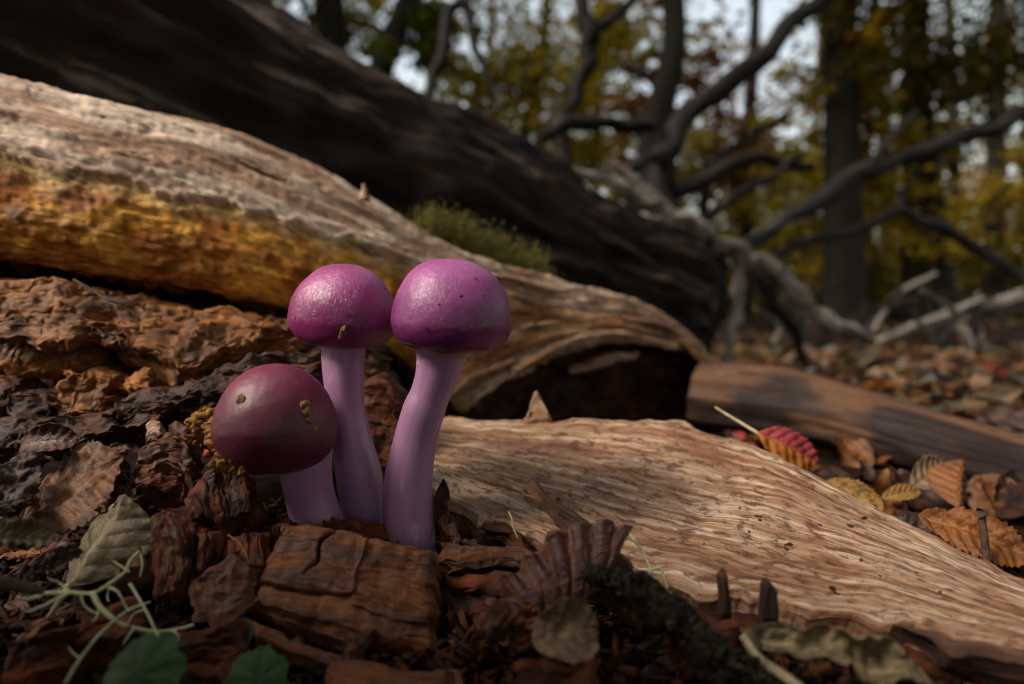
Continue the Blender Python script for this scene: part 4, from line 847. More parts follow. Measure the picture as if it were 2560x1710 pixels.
strands('fibre_thread', 'short white hooked thread standing on the flat brown chip', 'thread', [([z6(520, 704, 11.3), z6(540, 745, 11.2), z6(545, 790, 11.15), z6(575, 862, 11.1)], tp(.014, .012, 4))], M_lichen)
strands('fibre_thread', 'yellow curved root thread beside the dark striped plate', 'thread', [([z3(1465, 610, 10.2), z3(1530, 655, 10.1), z3(1575, 715, 10.05), z3(1607, 805, 10.0)], tp(.014, .012, 4))], M_gold)
strands('plant_stalk', 'grey-brown dry stalk lying below the rolled grey leaf', 'stalk', [([P(-120, 1440, 8.1), P(-20, 1452, 8.2), P(60, 1466, 8.4), P(108, 1478, 8.6)], [.10, .10, .09, .05])], M_twigb)
strands('plant_stalk', 'pale bent stalk beneath the long grey-brown rolled leaf', 'stalk', [([P(1858, 1590, 8.2), P(1900, 1650, 7.9), P(1960, 1690, 7.7), P(2010, 1725, 7.5)], [.06, .07, .07, .06])], M_stalk)
tw, tr = kink([(1462, 1428, 8.9), (1540, 1452, 8.75), (1640, 1515, 8.5), (1730, 1585, 8.3), (1830, 1665, 8.0), (1960, 1760, 7.7)], [22, 62, 84, 80, 92, 96], 5, 3, .1, .2)
t = thing('twig', 'dark lichen-flecked twig sloping down in front of the pale slab', 'twig', None, P(*tw[-1])); L0 = P(*tw[-1])
V, F, W = pxtube(tw, tr, nseg=40, per=8, rough=.5, seed=6, rf=1.6); V = V + vnoise(V * 5, 3, 4) * .05; obj('bark', make_mesh('bark', V - L0, F, W), M_twig, t)
cs = [P(p[0] + q * w * .35, p[1] - abs(q) * 6 - w * .18, p[2] - .22) for p, w in zip(tw, tr) for q in RNG.normal(size=3) * .6]
Vt, Ft = tufts(cs, [np.array([0, -.6, .8])] * len(cs), 14, .13, 8, .09); obj('lichen', make_mesh('lichen', Vt - L0, Ft, smooth=False), plain_mat('grey_green_lichen', lin('#322f24'), lin('#4e4a38'), 300, .9), t)
strands('twig', 'thin nail-like twig standing upright in front of the broad orange leaf', 'twig', [([P(2470, 1425, 11.6), P(2462, 1350, 11.7), P(2455, 1290, 11.75), P(2452, 1283, 11.75)], [.08, .07, .07, .13])], M_twigb)
strands('twig', 'thin brown twig lying over the decayed bark plate', 'twig', [([P(185, 700, 15.2), P(230, 725, 15.0), P(270, 750, 14.8), P(330, 765, 14.9)], [.04, .035, .035, .02])], M_twigb)

# brown branch lying on the floor at the right
t = thing('fallen_branch', 'brown bark-stripped branch lying on the forest floor beyond the pale slab', 'branch')
V, F, W = tube([P(1740, 985, 28.6), P(1800, 995, 28), P(1950, 1012, 26.6), P(2100, 1042, 24.8), P(2300, 1098, 22.4), P(2560, 1168, 20.2), P(2900, 1260, 18.2)], [1.6, 1.75, 1.75, 1.5, 1.32, 1.15, 1.05], 80, 40, .2, 5, .5)
k = fbm(np.stack([W[:, 0] * .12, W[:, 1] * .5, 0 * W[:, 0]], -1), 4, 8); px = (V[:, 0] / np.maximum(V[:, 1], 1)) * FPX + 1280
bare = sstep(-.1, .3, k - .1 + .75 * np.exp(-((px - 2110) / 130) ** 2) * sstep(-.6, .5, (V[:, 2] - V[:, 2].mean()) + .25))[:, None]
T = np.array(lin('#5a3e2a')[:3]) * bare + np.array(lin('#281b19')[:3]) * (1 - bare) * (1 + .4 * fbm(V * .9, 3, 5))[:, None]
V = V - (V - V.mean(0)) * 0 ; obj('wood', make_mesh('wood', V, F, W, T), M_log, t)
slab_obj('bark_flake', [PL([(1800, 925, 27.0), (1900, 930, 26.2), (1980, 950, 25.6)]), PL([(1810, 960, 26.6), (1900, 970, 25.8), (1960, 985, 25.2)])], .25, 24, 50, M_branchlog, t, seed=45, grain=.07, warp=.1, ragged=(.3, .2), dirv=(0, 1, -.2))

# ------------------------------------------------------------------ crumbs and small debris
def lump(seed, n=12, m=16, amp=.35):
    ph = np.linspace(0, math.pi, n)[:, None]; th = np.linspace(0, 2 * math.pi, m, endpoint=False)[None]
    V = np.stack([np.sin(ph) * np.cos(th), np.sin(ph) * np.sin(th), np.cos(ph) * np.ones_like(th)], -1)
    V = V * (1 + amp * fbm(V * 1.3, 3, seed) + amp * .5 * fbm(V * 3, 2, seed + 5))[..., None]
    return V.reshape(-1, 3), grid_faces(n, m, 0, True)
LUMPS = [lump(k) for k in range(6)]
def crumb_at(tree, u, v, size, mat, label, k, aspect=(1, 1, .6), name='soil_crumb', cat='crumb', group=None):
    h, n = hit(tree, u, v)
    if h is None: return
    Vl, F = LUMPS[k % 6]
    z = Vector(n).to_track_quat('Z', 'Y').to_matrix(); rz = Matrix.Rotation(k * 1.3, 3, 'Z')
    V = (Vl * np.array(aspect) * size) @ np.array(z @ rz).T + h + n * size * .25
    return tag(obj(name, make_mesh(name, V, F), mat), label, cat, group)
on = {'r': 'tall violet cap', 'b': 'shiny magenta cap', 's': 'short round cap'}
for k, (key, u, v, sz, mat, asp) in enumerate([
        ('s', 601, 998, .11, M_crumb, (1, 1, .7)), ('s', 762, 1010, .10, M_crumb, (.8, 1.2, .7)), ('s', 768, 1030, .11, M_crumb, (1, 1, .8)), ('s', 772, 1048, .09, M_crumb, (1, 1, .7)), ('s', 789, 1075, .065, M_crumb, (1, 1, .7)),
        ('s', 655, 970, .03, M_stalk, (1.3, .7, .4)), ('s', 720, 908, .07, M_crumb, (1.6, .8, .6)), ('s', 602, 1018, .05, M_stalk, (1.5, .6, .3)),
        ('r', 1186, 693, .05, M_crumb, (1.4, .6, .5)), ('r', 1153, 740, .034, M_crumbdark, (1, .8, .6)), ('r', 1098, 761, .036, M_crumbdark, (1, .7, .6)), ('r', 1205, 735, .035, M_crumb, (1.2, .6, .5)),
        ('r', 1105, 799, .045, M_gold, (1, 1, .4)), ('r', 1070, 826, .08, M_crumbdark, (1.5, .6, .3)), ('r', 1213, 810, .085, M_crumb, (1.4, .4, .4)), ('r', 1180, 815, .02, M_stalk, (1, 1, .5)),
        ('b', 857, 829, .13, M_crumb, (1.5, .6, .5)), ('b', 738, 796, .05, M_crumbdark, (.7, 1.2, .4)), ('b', 962, 722, .035, M_crumbdark, (1, 1, .5)), ('b', 783, 852, .06, M_crumbdark, (1.2, .8, .4))]):
    lab = {M_crumb: 'tan soil crumb', M_crumbdark: 'dark speck of soil', M_gold: 'ochre speck', M_stalk: 'pale speck'}[mat]
    crumb_at(CAPT[key], u, v, sz, mat, f'{lab} stuck to the {on[key]}', k, asp, group=f'{lab}s on the {on[key]}')
# spongy ochre mass against the short cap
t = thing('rotten_wood_mass', 'spongy ochre clump of rotten wood pressed against the short mushroom cap', 'wood clump')
for k, (u, v, D, sz) in enumerate([(520, 1058, 11.1, .26), (505, 1085, 11.1, .2), (548, 1075, 10.9, .24), (570, 1105, 10.75, .25), (600, 1130, 10.55, .25), (575, 1140, 10.65, .22), (615, 1150, 10.5, .2), (640, 1112, 10.45, .1), (535, 1040, 11.2, .15), (495, 1060, 11.3, .15), (560, 1160, 10.7, .13)]):
    Vl, F = lump(50 + k, 24, 32, .7); V = Vl * np.array([1.2, .7, .8]) * sz; V = V + fbm(V * 16, 3, k)[:, None] * .06 + P(u, v, D)
    obj('lump', make_mesh('lump', V, F), M_gold, t)
for k, (a, b) in enumerate([((590, 1118, 10.5), (668, 1096, 10.25)), ((545, 1060, 10.9), (585, 1085, 10.7)), ((530, 1165, 10.6), (565, 1130, 10.6))]):
    V, F, W = tube([P(*a), (P(*a) + P(*b)) / 2 + [0, 0, .05], P(*b)], [.07, .06, .02], 7, 5, .4, k); obj('splinter', make_mesh('splinter', V, F, W), M_gold, t)
Vl, F = LUMPS[2]; tag(obj('seed', make_mesh('seed', Vl * .09 + P(521, 1134, 11.0), F), plain_mat('red_seed_coat', lin('#7a2410'), lin('#a03a18'), 300, .25)), 'small red-orange seed below the ochre clump', 'seed')
h, n = hit(T_slab, 1332, 1162)
Vl, F = lump(9, 14, 18, .06); tag(obj('seed', make_mesh('seed', Vl * [.13, .10, .09] + h + n * .06, F), M_seed), 'lime green seed lying on the pale slab', 'seed')
h, n = hit(T_slab, 1345, 1062)
chip([[(1322, 1036, 17.0), (1338, 985, 17.2), (1350, 990, 17.2), (1372, 1040, 17.0)], [(1310, 1055, 16.9), (1340, 1058, 16.9), (1355, 1058, 16.9), (1380, 1055, 16.9)]], .25, M_slab, 'pointed pale flake standing on the back edge of the slab', 95, 24, 24, warp=.04, dirv=(0, 1, 0))
dots = [(1895, 1292, .09), (1873, 1330, .05), (1972, 1362, .10), (1965, 1372, .07), (2153, 1400, .06), (1940, 1352, .04), (1565, 1325, .04), (1670, 1352, .04), (2125, 1314, .08), (2160, 1296, .08), (2050, 1312, .05), (1425, 1240, .07), (1395, 1248, .05), (1480, 1110, .06), (1486, 1095, .05), (1565, 1206, .05), (1730, 1140, .05), (2290, 1432, .05), (2088, 1482, .06), (2095, 1486, .05), (1160, 1130, .05), (1175, 1128, .04), (1505, 1192, .04), (1850, 1270, .05), (1690, 1040, .07), (1900, 1300, .06), (1300, 1090, .03), (1620, 1250, .035), (1760, 1360, .03), (1700, 1300, .03), (2200, 1440, .035), (2350, 1480, .04), (2000, 1440, .03), (1890, 1420, .03), (1600, 1180, .035), (1350, 1180, .03)]
for k, (u, v, sz) in enumerate(dots):
    crumb_at(T_slab, u, v, sz * .8, M_crumbdark, 'dark crumb of soil lying on the pale slab', k, (1.2, .8, .6), group='dark crumbs on the pale slab')
slab_obj('bark_flake', [PL([(2075, 1465, 10.1), (2090, 1470, 10.1), (2115, 1495, 10.0)]), PL([(2085, 1490, 9.95), (2100, 1498, 9.95), (2118, 1505, 9.9)])], .05, 12, 18, M_chipdark, None, 'dark lens-shaped bark flake on the pale slab', 'bark flake', seed=46, grain=.01, warp=.02, ragged=(.02, .02), dirv=(0, .5, -1))
# ring of small fragments around the stems: individuals that share meshes
protos = []
for k in range(7):
    l, wd, th = [(1.0, .4, .3), (.7, .5, .3), (1.2, .25, .2), (.6, .35, .35), (.8, .6, .2), (.5, .3, .25), (1.4, .2, .18)][k]
    V, F, W, tn, sh = slab([np.array([[-l / 2, wd / 2, 0], [0, wd / 2 * 1.1, .03], [l / 2, wd / 2 * .8, 0]]), np.array([[-l / 2 * .9, -wd / 2, 0], [0, -wd / 2, .04], [l / 2, -wd / 2 * .7, 0]])], th, 14, 22, seed=200 + k, dirv=(0, 0, -1), grain=.05, warp=.12, wf=2.2, ragged=(.15, .08), ns=2)
    for mat in (M_chip, M_chipdark, M_chipred, M_barkdark):
        me = make_mesh('wood_fragment', V, F, W, None, sh); me.materials.append(mat); protos.append((me, mat))
fl = {M_chip: 'small brown fragment of rotten wood in the litter', M_chipdark: 'small dark wet fragment of rotten wood in the litter', M_chipred: 'small reddish fragment of rotten wood in the litter', M_barkdark: 'small blackish bark fragment in the litter'}
r = np.random.default_rng(5)
def place_fragment(x, y, dz, sc_, flat=.5):
    me, mat = protos[r.integers(len(protos))]
    o = obj('wood_fragment', me); o.location = Vector((x, y, float(ground_z(x, y)) + dz)) * S
    o.rotation_euler = (r.normal() * flat, r.normal() * flat, r.uniform(0, 6.28)); o.scale = (sc_,) * 3
    tag(o, fl[mat], 'wood fragment', fl[mat] + ' group')
for k in range(115):
    D = r.uniform(9.0, 13.4); u = r.uniform(-60, 1330); p = P(u, 855, D)
    place_fragment(p[0], p[1], r.uniform(.05, .3), r.uniform(.45, 1.15))
for k in range(45):
    D = r.uniform(7.0, 9.6); u = r.uniform(1100, 2600); p = P(u, 855, D)
    place_fragment(p[0], p[1], r.uniform(.05, .25), r.uniform(.4, 1.0))
for u, v, D in [(285, 1150, 12.0), (318, 1180, 11.8), (330, 1215, 11.6), (300, 1215, 11.6), (270, 1250, 11.2), (350, 1255, 11.2), (555, 1235, 11.6), (600, 1260, 11.5), (640, 1240, 11.6), (665, 1275, 11.4), (610, 1300, 11.2), (680, 1310, 11.2), (575, 1280, 11.3),
                (60, 1130, 12.4), (120, 1135, 12.4), (230, 1120, 12.5), (290, 1120, 12.5), (720, 1292, 11.3), (1130, 1330, 11.6), (1160, 1350, 11.5), (30, 1250, 10.8), (20, 1310, 10.2), (340, 1300, 10.9), (350, 1360, 10.4), (330, 1420, 10.0)]:
    p = P(u, v, D); me, mat = protos[r.integers(len(protos))]; o = obj('wood_fragment', me); o.location = Vector(p - [0, 0, .05]) * S
    o.rotation_euler = (r.normal() * .5, r.normal() * .5, r.uniform(0, 6.28)); o.scale = (r.uniform(.5, .95),) * 3; tag(o, fl[mat], 'wood fragment', fl[mat] + ' group')
# the fine crumbs nobody could count
def shards(n, fx, seed, smin, smax):
    r = np.random.default_rng(seed); base = np.array([[-1, -1, -1], [1, -1, -1], [1, 1, -1], [-1, 1, -1], [-1, -1, 1], [1, -1, 1], [1, 1, 1], [-1, 1, 1]]) * .5
    fc = np.array([[0, 3, 2, 1], [4, 5, 6, 7], [0, 1, 5, 4], [1, 2, 6, 5], [2, 3, 7, 6], [3, 0, 4, 7]])
    V = np.zeros((n, 8, 3)); xy = np.array([fx(r) for _ in range(n)]); s = smin * (smax / smin) ** r.uniform(0, 1, n) 
    z = ground_z(xy[:, 0], xy[:, 1])
    dims = np.stack([np.ones(n) * r.uniform(1.2, 4.5, n), r.uniform(.4, .9, n), r.uniform(.15, .6, n)], -1) * s[:, None]
    a = r.uniform(0, 6.28, n); tl = r.normal(0, .5, (n, 2))
    for k in range(n):
        Rm = np.array(Matrix.Rotation(a[k], 3, 'Z') @ Matrix.Rotation(tl[k, 0], 3, 'X') @ Matrix.Rotation(tl[k, 1], 3, 'Y'))
        V[k] = (base * dims[k] * (1 + r.normal(0, .22, (8, 3)))) @ Rm.T + [xy[k, 0], xy[k, 1], z[k] + s[k] * .45 + .03]
    F = (fc[None] + np.arange(n)[:, None, None] * 8).reshape(-1, 4)
    cols = np.array([lin(c)[:3] for c in ('#2c160a', '#42220e', '#1c0e07', '#563218', '#362418', '#160e0a')])[r.integers(0, 6, n)] * r.uniform(.6, 1.2, (n, 1))
    return V.reshape(-1, 3), F, np.repeat(cols, 8, 0)
def fx_near(r):
    D = r.uniform(7.5, 14.5); p = P(r.uniform(-120, 2680), 855, D); return p[0], p[1]
V, F, T = shards(9500, fx_near, 9, .03, .2)
tag(obj('wood_crumbs', make_mesh('wood_crumbs', V, F, tint=T, smooth=False), M_litter), 'fine reddish brown wood crumbs covering the ground round the mushrooms', 'crumbs', kind='stuff')

# ------------------------------------------------------------------ leaf litter on the floor beyond the slab
lp = []
for k in range(8):
    V, F, wc, vein = leaf_mesh('fallen_leaf', L=1.9, W=[1.1, 1.3, .9, 1.2][k % 4], corr=.05, nv=7, serr=.12, curl=[.3, .8, -.5, 1.1][k % 4], bend=[.3, -.6, .8, -.3][(k * 3) % 4], wav=.09, seed=40 + k, nu=22, nt=12)
    lp.append((V.reshape(-1, 3) - V.reshape(-1, 3).mean(0), F, wc.reshape(-1, 3), vein.ravel()))
LIT = [('brown', 'brown curled leaf lying in the floor litter beyond the brown branch', .26), ('dark', 'dark brown leaf lying in the floor litter beyond the brown branch', .4), ('tan', 'pale tan leaf lying in the floor litter beyond the brown branch', .16),
       ('orange', 'orange leaf lying in the floor litter beyond the brown branch', .055), ('yellow', 'yellow leaf lying in the floor litter beyond the brown branch', .045), ('red', 'red leaf lying in the floor litter beyond the brown branch', .025), ('green', 'small green leaf lying in the floor litter beyond the brown branch', .03)]
lm = {}
for key, lab, pr in LIT:
    for k in range(8):
        V, F, wc, vein = lp[k]; me = make_mesh('fallen_leaf', V, F, wc, val=vein); me.materials.append(ML[key]); lm[key, k] = me
r = np.random.default_rng(21)
for k in range(290):
    key, lab, pr = LIT[r.choice(len(LIT), p=np.array([x[2] for x in LIT]) / sum(x[2] for x in LIT))]
    D = 17 + 75 * r.uniform(0, 1) ** 1.6; p = P(r.uniform(1780, 2700), 855, D)
    o = obj('fallen_leaf', lm[key, int(r.integers(8))]); sc_ = r.uniform(.6, 1.35) * (1 + (D - 17) / 140)
    o.location = Vector((p[0], p[1], float(ground_z(p[0], p[1])) + .35 * sc_)) * S
    o.rotation_euler = (r.normal() * .45, r.normal() * .45, r.uniform(0, 6.28)); o.scale = (sc_,) * 3
    tag(o, lab, 'leaf', lab.split(' lying')[0].replace('leaf', 'leaves') + ' in the litter')
# farther litter: one mass
n = 15000; r = np.random.default_rng(31)
rad = 40 * (60 ** r.uniform(0, 1, n)); az = r.uniform(-.95, 1.0, n); x = rad * np.sin(az); y = rad * np.cos(az); z = ground_z(x, y)
x[:1800] = r.uniform(11.5, 60, 1800); y[:1800] = r.uniform(-20, 45, 1800); k_ = (y > .75 * x) & (np.arange(n) < 1800); y[k_] -= 45; rad = np.hypot(x, y); z = ground_z(x, y)
sz = r.uniform(.6, 1.4, n) * (1.0 + rad / 250); a = r.uniform(0, 6.28, n)
ax = np.stack([np.cos(a), np.sin(a), r.normal(0, .35, n)], -1); bx = np.stack([-np.sin(a), np.cos(a), r.normal(0, .35, n)], -1)
c = np.stack([x, y, z + sz * .25], -1)
V = np.stack([c - ax * sz[:, None], c - bx * sz[:, None] * .5 + [0, 0, .2], c + ax * sz[:, None], c + bx * sz[:, None] * .5 + [0, 0, .2]], 1).reshape(-1, 3)
cols = np.array([lin(h)[:3] for h in ('#4f3522', '#3a281c', '#6a543e', '#2c2018', '#5a3a1e', '#443628', '#6a5430', '#54524a')])[r.integers(0, 8, n)]
tag(obj('leaf_litter', make_mesh('leaf_litter', V, np.arange(n * 4).reshape(-1, 4), tint=np.repeat(cols, 4, 0), smooth=False), M_litter), 'brown leaf litter covering the far forest floor', 'leaf litter', kind='stuff')

# ------------------------------------------------------------------ dead branches behind the fallen trunk
def branch(label, lst, mat=M_limb, name='dead_branch', cat='branch', group=None, rough=.22):
    t = thing(name, label, cat, group, P(*lst[0][0][-1]))
    for k, (pts, wpx) in enumerate(lst):
        pts, wpx = kink(pts, wpx, k + len(label)); V, F, W = pxtube(pts, wpx, nseg=10, per=5, rough=rough, seed=k + len(label) % 17, rf=.8)
        obj('stem' if k == 0 else 'side_branch', make_mesh('limb', V - np.array(t.location) / S, F, W), mat, t)
    return t
branch('thick black dead limb slanting up from a forked stump behind the fallen trunk', [
    ([(2120, -70, 150), (2040, 0, 148), (1900, 130, 143), (1790, 225, 140), (1690, 315, 137), (1665, 400, 135), (1680, 520, 133), (1690, 640, 131), (1690, 880, 128)], [40, 44, 48, 52, 58, 70, 85, 80, 80]),
    ([(1340, 345, 120), (1420, 318, 125), (1520, 308, 130), (1620, 322, 134), (1680, 400, 135)], [22, 34, 30, 36, 40]),
    ([(1560, 430, 118), (1610, 405, 125), (1670, 380, 133)], [26, 30, 26]),
    ([(1690, 480, 133), (1790, 430, 138), (1900, 400, 142), (2030, 420, 150)], [40, 36, 30, 22]),
    ([(1720, 560, 132), (1830, 500, 138), (1930, 440, 142), (2010, 390, 146)], [30, 26, 22, 14])])
branch('long dark limb with a bare patch reaching across the trunks from the branch tangle', [
    ([(2700, 265, 135), (2560, 298, 132), (2430, 335, 128), (2330, 362, 125), (2200, 425, 120), (2080, 485, 114), (1980, 540, 108), (1870, 600, 100), (1790, 680, 95), (1760, 880, 92)], [44, 44, 42, 40, 42, 46, 40, 36, 34, 34]),
    ([(2160, 440, 118), (2240, 330, 122), (2290, 280, 128)], [20, 18, 10]),
    ([(2080, 478, 113), (2150, 435, 117), (2230, 400, 121)], [10, 26, 12])])
branch('thin arched dead branch bending down to the litter among the far trunks', [
    ([(1900, 660, 100), (1990, 615, 108), (2120, 580, 114), (2250, 532, 120), (2340, 560, 122), (2440, 620, 124), (2530, 690, 124), (2620, 790, 124), (2640, 860, 124)], [24, 24, 24, 26, 28, 28, 26, 24, 22]),
    ([(2250, 532, 120), (2255, 480, 122), (2300, 420, 126)], [16, 12, 8])])
branch('crooked black sapling stem forking above the fallen trunk', [
    ([(1450, -60, 200), (1455, 20, 200), (1478, 70, 200), (1465, 150, 200), (1440, 220, 200), (1412, 290, 200), (1400, 420, 200), (1395, 800, 195), (1395, 845, 195)], [40, 40, 44, 40, 38, 34, 32, 34, 34]),
    ([(1470, 75, 200), (1530, 45, 202), (1600, -10, 205), (1680, -60, 208)], [26, 26, 22, 18])])
branch('black hooked dead branch rising over the crest of the fallen trunk', [
    ([(1230, 230, 160), (1190, 120, 160), (1170, 30, 160), (1150, -5, 160), (1125, 30, 160), (1112, 110, 158), (1080, 200, 156), (1050, 400, 152), (1030, 860, 150)], [14, 22, 26, 30, 30, 28, 26, 24, 28])])
branch('slender grey dead branch leaning over the litter on the far side', [
    ([(2700, 660, 170), (2560, 725, 165), (2440, 770, 160), (2300, 810, 150), (2200, 850, 140)], [36, 34, 30, 24, 18])], M_limbpale)
branch('twiggy black branch in the gap above the fallen trunk end', [
    ([(1990, 270, 150), (1930, 310, 148), (1870, 345, 146), (1800, 385, 144), (1760, 450, 142), (1740, 880, 140)], [12, 18, 22, 24, 24, 26]),
    ([(1950, 395, 146), (1860, 400, 145), (1790, 400, 144)], [8, 14, 16])])
r = np.random.default_rng(77)
for k in range(26):
    u = r.uniform(1880, 2560); D = r.uniform(85, 230); vg = 800 + 6 / D * FPX
    ln = r.uniform(80, 260); an = r.uniform(-1.3, 1.3); w0 = r.uniform(8, 22)
    p = [(u, vg, D), (u + ln * .4 * math.sin(an) + r.normal() * 12, vg - ln * .4, D + 3), (u + ln * math.sin(an) * 1.1 + r.normal() * 12, vg - ln * .8 * abs(math.cos(an)), D + r.normal() * 8)]
    V, F, W = pxtube(p[::-1], [w0 * .4, w0 * .8, w0], nseg=7, per=6, rough=.25, seed=k)
    tag(obj('dead_branch', make_mesh('dead_branch', V, F, W), M_limbpale if k % 4 == 0 else M_limb), 'bleached broken stick poking out of the litter below the far trunks' if k % 4 == 0 else 'dark broken stick poking out of the litter below the far trunks', 'branch', 'bleached broken sticks' if k % 4 == 0 else 'dark broken sticks')

# ------------------------------------------------------------------ standing trees
def leaves(centres, size, cols, seed, flat=.6):
    r = np.random.default_rng(seed); n = len(centres)
    a = r.normal(size=(n, 3)); a[:, 2] *= flat; a /= np.linalg.norm(a, axis=1)[:, None]
    b = np.cross(a, r.normal(size=(n, 3))); b /= np.linalg.norm(b, axis=1)[:, None]
    s = size * r.uniform(.6, 1.4, (n, 1)); nrm = np.cross(a, b)
    V = np.stack([centres - a * s, centres - b * s * .5 + nrm * s * .15, centres + a * s, centres + b * s * .5 + nrm * s * .15], 1).reshape(-1, 3)
    return V, np.arange(n * 4).reshape(-1, 4), np.repeat(cols, 4, 0)
def colset(names, n, r):
    c = np.array([lin(h)[:3] for h in names]); return c[r.integers(0, len(c), n)] * r.uniform(.6, 1.35, (n, 1))
OLIVE = ('#a89224', '#8c7c20', '#b89e2a', '#807c26'); GREEN = ('#45561a', '#566018', '#6a6a1c'); RUST = ('#7a4c28', '#86582e', '#6a4526', '#8c683e'); DOL = ('#4f4a18', '#5f561c', '#6b5a1a', '#453f1a'); YEL = ('#c09a20', '#aa8a1e', '#ccA430')
def tree(label, trunk, wpx, clumps, seed, leaf=4.0, group='standing trees of the wood', name='tree', mat=M_trunk):
    """trunk: pixel/depth points from high to low; clumps: (u, v, D, radius px, count, colours)"""
    r = np.random.default_rng(seed); D0 = trunk[-1][2]
    base = P(*trunk[-1]); gz = float(ground_z(base[0], base[1]))
    t = thing(name, label, 'tree', group, (base[0], base[1], gz)); L0 = np.array([base[0], base[1], gz])
    pts = [P(*p) for p in trunk]; rad = [wp / 2 / FPX * p[2] for wp, p in zip(wpx, trunk)]
    top = pts[0] + (pts[0] - pts[1]) / np.linalg.norm(pts[0] - pts[1]) * 350
    pts = [top] + pts + [np.array([base[0], base[1], gz - 5])]; rad = [rad[0] * .35] + rad + [rad[-1] * 1.25]
    V, F, W = tube(pts, rad, 16, 8, .12, seed, .6); obj('trunk', make_mesh('trunk', V - L0, F, W), mat, t)
    C, K = [], []; spine = catmull(np.array(pts), np.linspace(0, .8, 40))
    for (u, v, D, rp, n, cs) in clumps:
        c = P(u, v, D); sg = rp / FPX * D
        # sub-clumps along sprays so that the outline is uneven
        m = max(3, n // 45); sub = c + r.normal(size=(m, 3)) * sg * np.array([.8, 1.1, .7])
        pick = r.integers(0, m, n); dr = r.normal(size=(n, 3)) * sg * np.array([.3, .3, .16])
        C.append(sub[pick] + dr); K.append(colset(cs, n, r) * r.uniform(.7, 1.25, (m, 1))[pick])
        j = np.argmin(np.linalg.norm(spine - c - [0, 0, -40], axis=1)); 
        V, F, W = tube([spine[j], (spine[j] + c) / 2 + r.normal(size=3) * sg * .15 + [0, 0, 6], c], [rad[1] * .22, rad[1] * .14, rad[1] * .05], 6, 6, .15, seed + 3)
        obj('limb', make_mesh('limb', V - L0, F, W), mat, t)
    C = np.concatenate(C); K = np.concatenate(K)
    V, F, T = leaves(C, leaf, K, seed)
    obj('crown', make_mesh('crown', V - L0, F, tint=T, smooth=False), M_foliage, t)
    return t
tree('pale grey straight tree rising just left behind the fallen trunk', [(815, -250, 470), (825, 0, 465), (832, 110, 460), (840, 300, 455), (845, 815, 450)], [62, 74, 76, 80, 90],
     [(900, 60, 480, 90, 420, OLIVE), (760, 30, 480, 90, 380, DOL), (950, -60, 480, 120, 500, OLIVE), (700, -60, 470, 160, 500, DOL), (880, 140, 500, 50, 130, OLIVE)], 1)
tree('leaning grey tree behind the crest of the fallen trunk', [(1080, -200, 400), (1020, 0, 395), (985, 90, 390), (950, 180, 388), (900, 400, 385), (860, 820, 380)], [44, 52, 58, 62, 66, 72],
     [(1080, 110, 400, 70, 520, GREEN), (1060, 50, 410, 60, 260, GREEN), (1180, 150, 430, 80, 240, OLIVE), (1100, -60, 400, 150, 600, OLIVE), (1000, 190, 430, 60, 130, DOL)], 2)
tree('slim tree with olive-yellow foliage between the hooked branch and the crooked sapling', [(1380, -200, 640), (1370, 0, 630), (1345, 200, 620), (1310, 330, 610), (1290, 500, 605), (1290, 812, 600)], [16, 20, 24, 26, 28, 32],
     [(1350, 250, 640, 130, 2600, OLIVE), (1290, 380, 650, 90, 1100, OLIVE), (1420, 120, 640, 120, 1500, OLIVE), (1250, 200, 640, 90, 900, OLIVE + YEL), (1440, 350, 640, 110, 1100, YEL), (1180, 250, 620, 70, 400, OLIVE), (1530, 170, 620, 80, 700, GREEN + OLIVE), (1520, 260, 600, 90, 1000, OLIVE + YEL), (1560, 430, 640, 90, 600, OLIVE), (1350, -80, 640, 200, 900, OLIVE), (1620, 470, 660, 80, 400, OLIVE)], 3, 4.6)
tree('smooth grey tree rising beside the thick black limb', [(1672, -250, 340), (1684, 0, 338), (1686, 100, 336), (1668, 200, 334), (1640, 320, 332), (1620, 480, 331), (1610, 830, 330)], [54, 60, 62, 66, 74, 78, 84],
     [(1620, 250, 420, 60, 420, RUST), (1600, 330, 430, 60, 300, RUST), (1620, -140, 360, 60, 250, RUST), (1560, 60, 400, 60, 150, OLIVE)], 4)
tree('rust-leaved tree in the gap behind the thick black limb', [(1900, -250, 720), (1890, 0, 715), (1880, 200, 710), (1870, 400, 705), (1860, 812, 700)], [22, 26, 30, 34, 40],
     [(1800, 270, 720, 60, 420, RUST), (1830, 330, 720, 90, 1500, RUST), (1760, 400, 720, 80, 1100, RUST), (1900, 400, 730, 90, 1100, RUST + OLIVE), (1980, 270, 740, 70, 480, OLIVE + RUST), (1960, 440, 720, 100, 1300, OLIVE), (1850, 520, 700, 100, 1100, OLIVE + RUST), (1900, 620, 720, 110, 1000, DOL), (2000, 160, 740, 50, 160, OLIVE)], 5, 5.0)
tree('broad mossy tree standing where the long dark limb crosses', [(2090, -250, 430), (2098, 0, 428), (2100, 200, 426), (2104, 400, 424), (2108, 600, 422), (2110, 818, 420)], [74, 78, 80, 82, 88, 100],
     [(2170, 160, 440, 60, 700, YEL), (2190, 260, 450, 70, 500, OLIVE), (2100, 60, 410, 110, 600, DOL), (2030, 330, 470, 70, 420, OLIVE), (2170, 470, 500, 90, 1200, OLIVE + YEL), (2190, 570, 500, 80, 900, OLIVE + YEL), (2030, 540, 500, 80, 800, OLIVE), (2200, 680, 520, 80, 700, DOL), (2200, -80, 430, 150, 700, DOL)], 6)
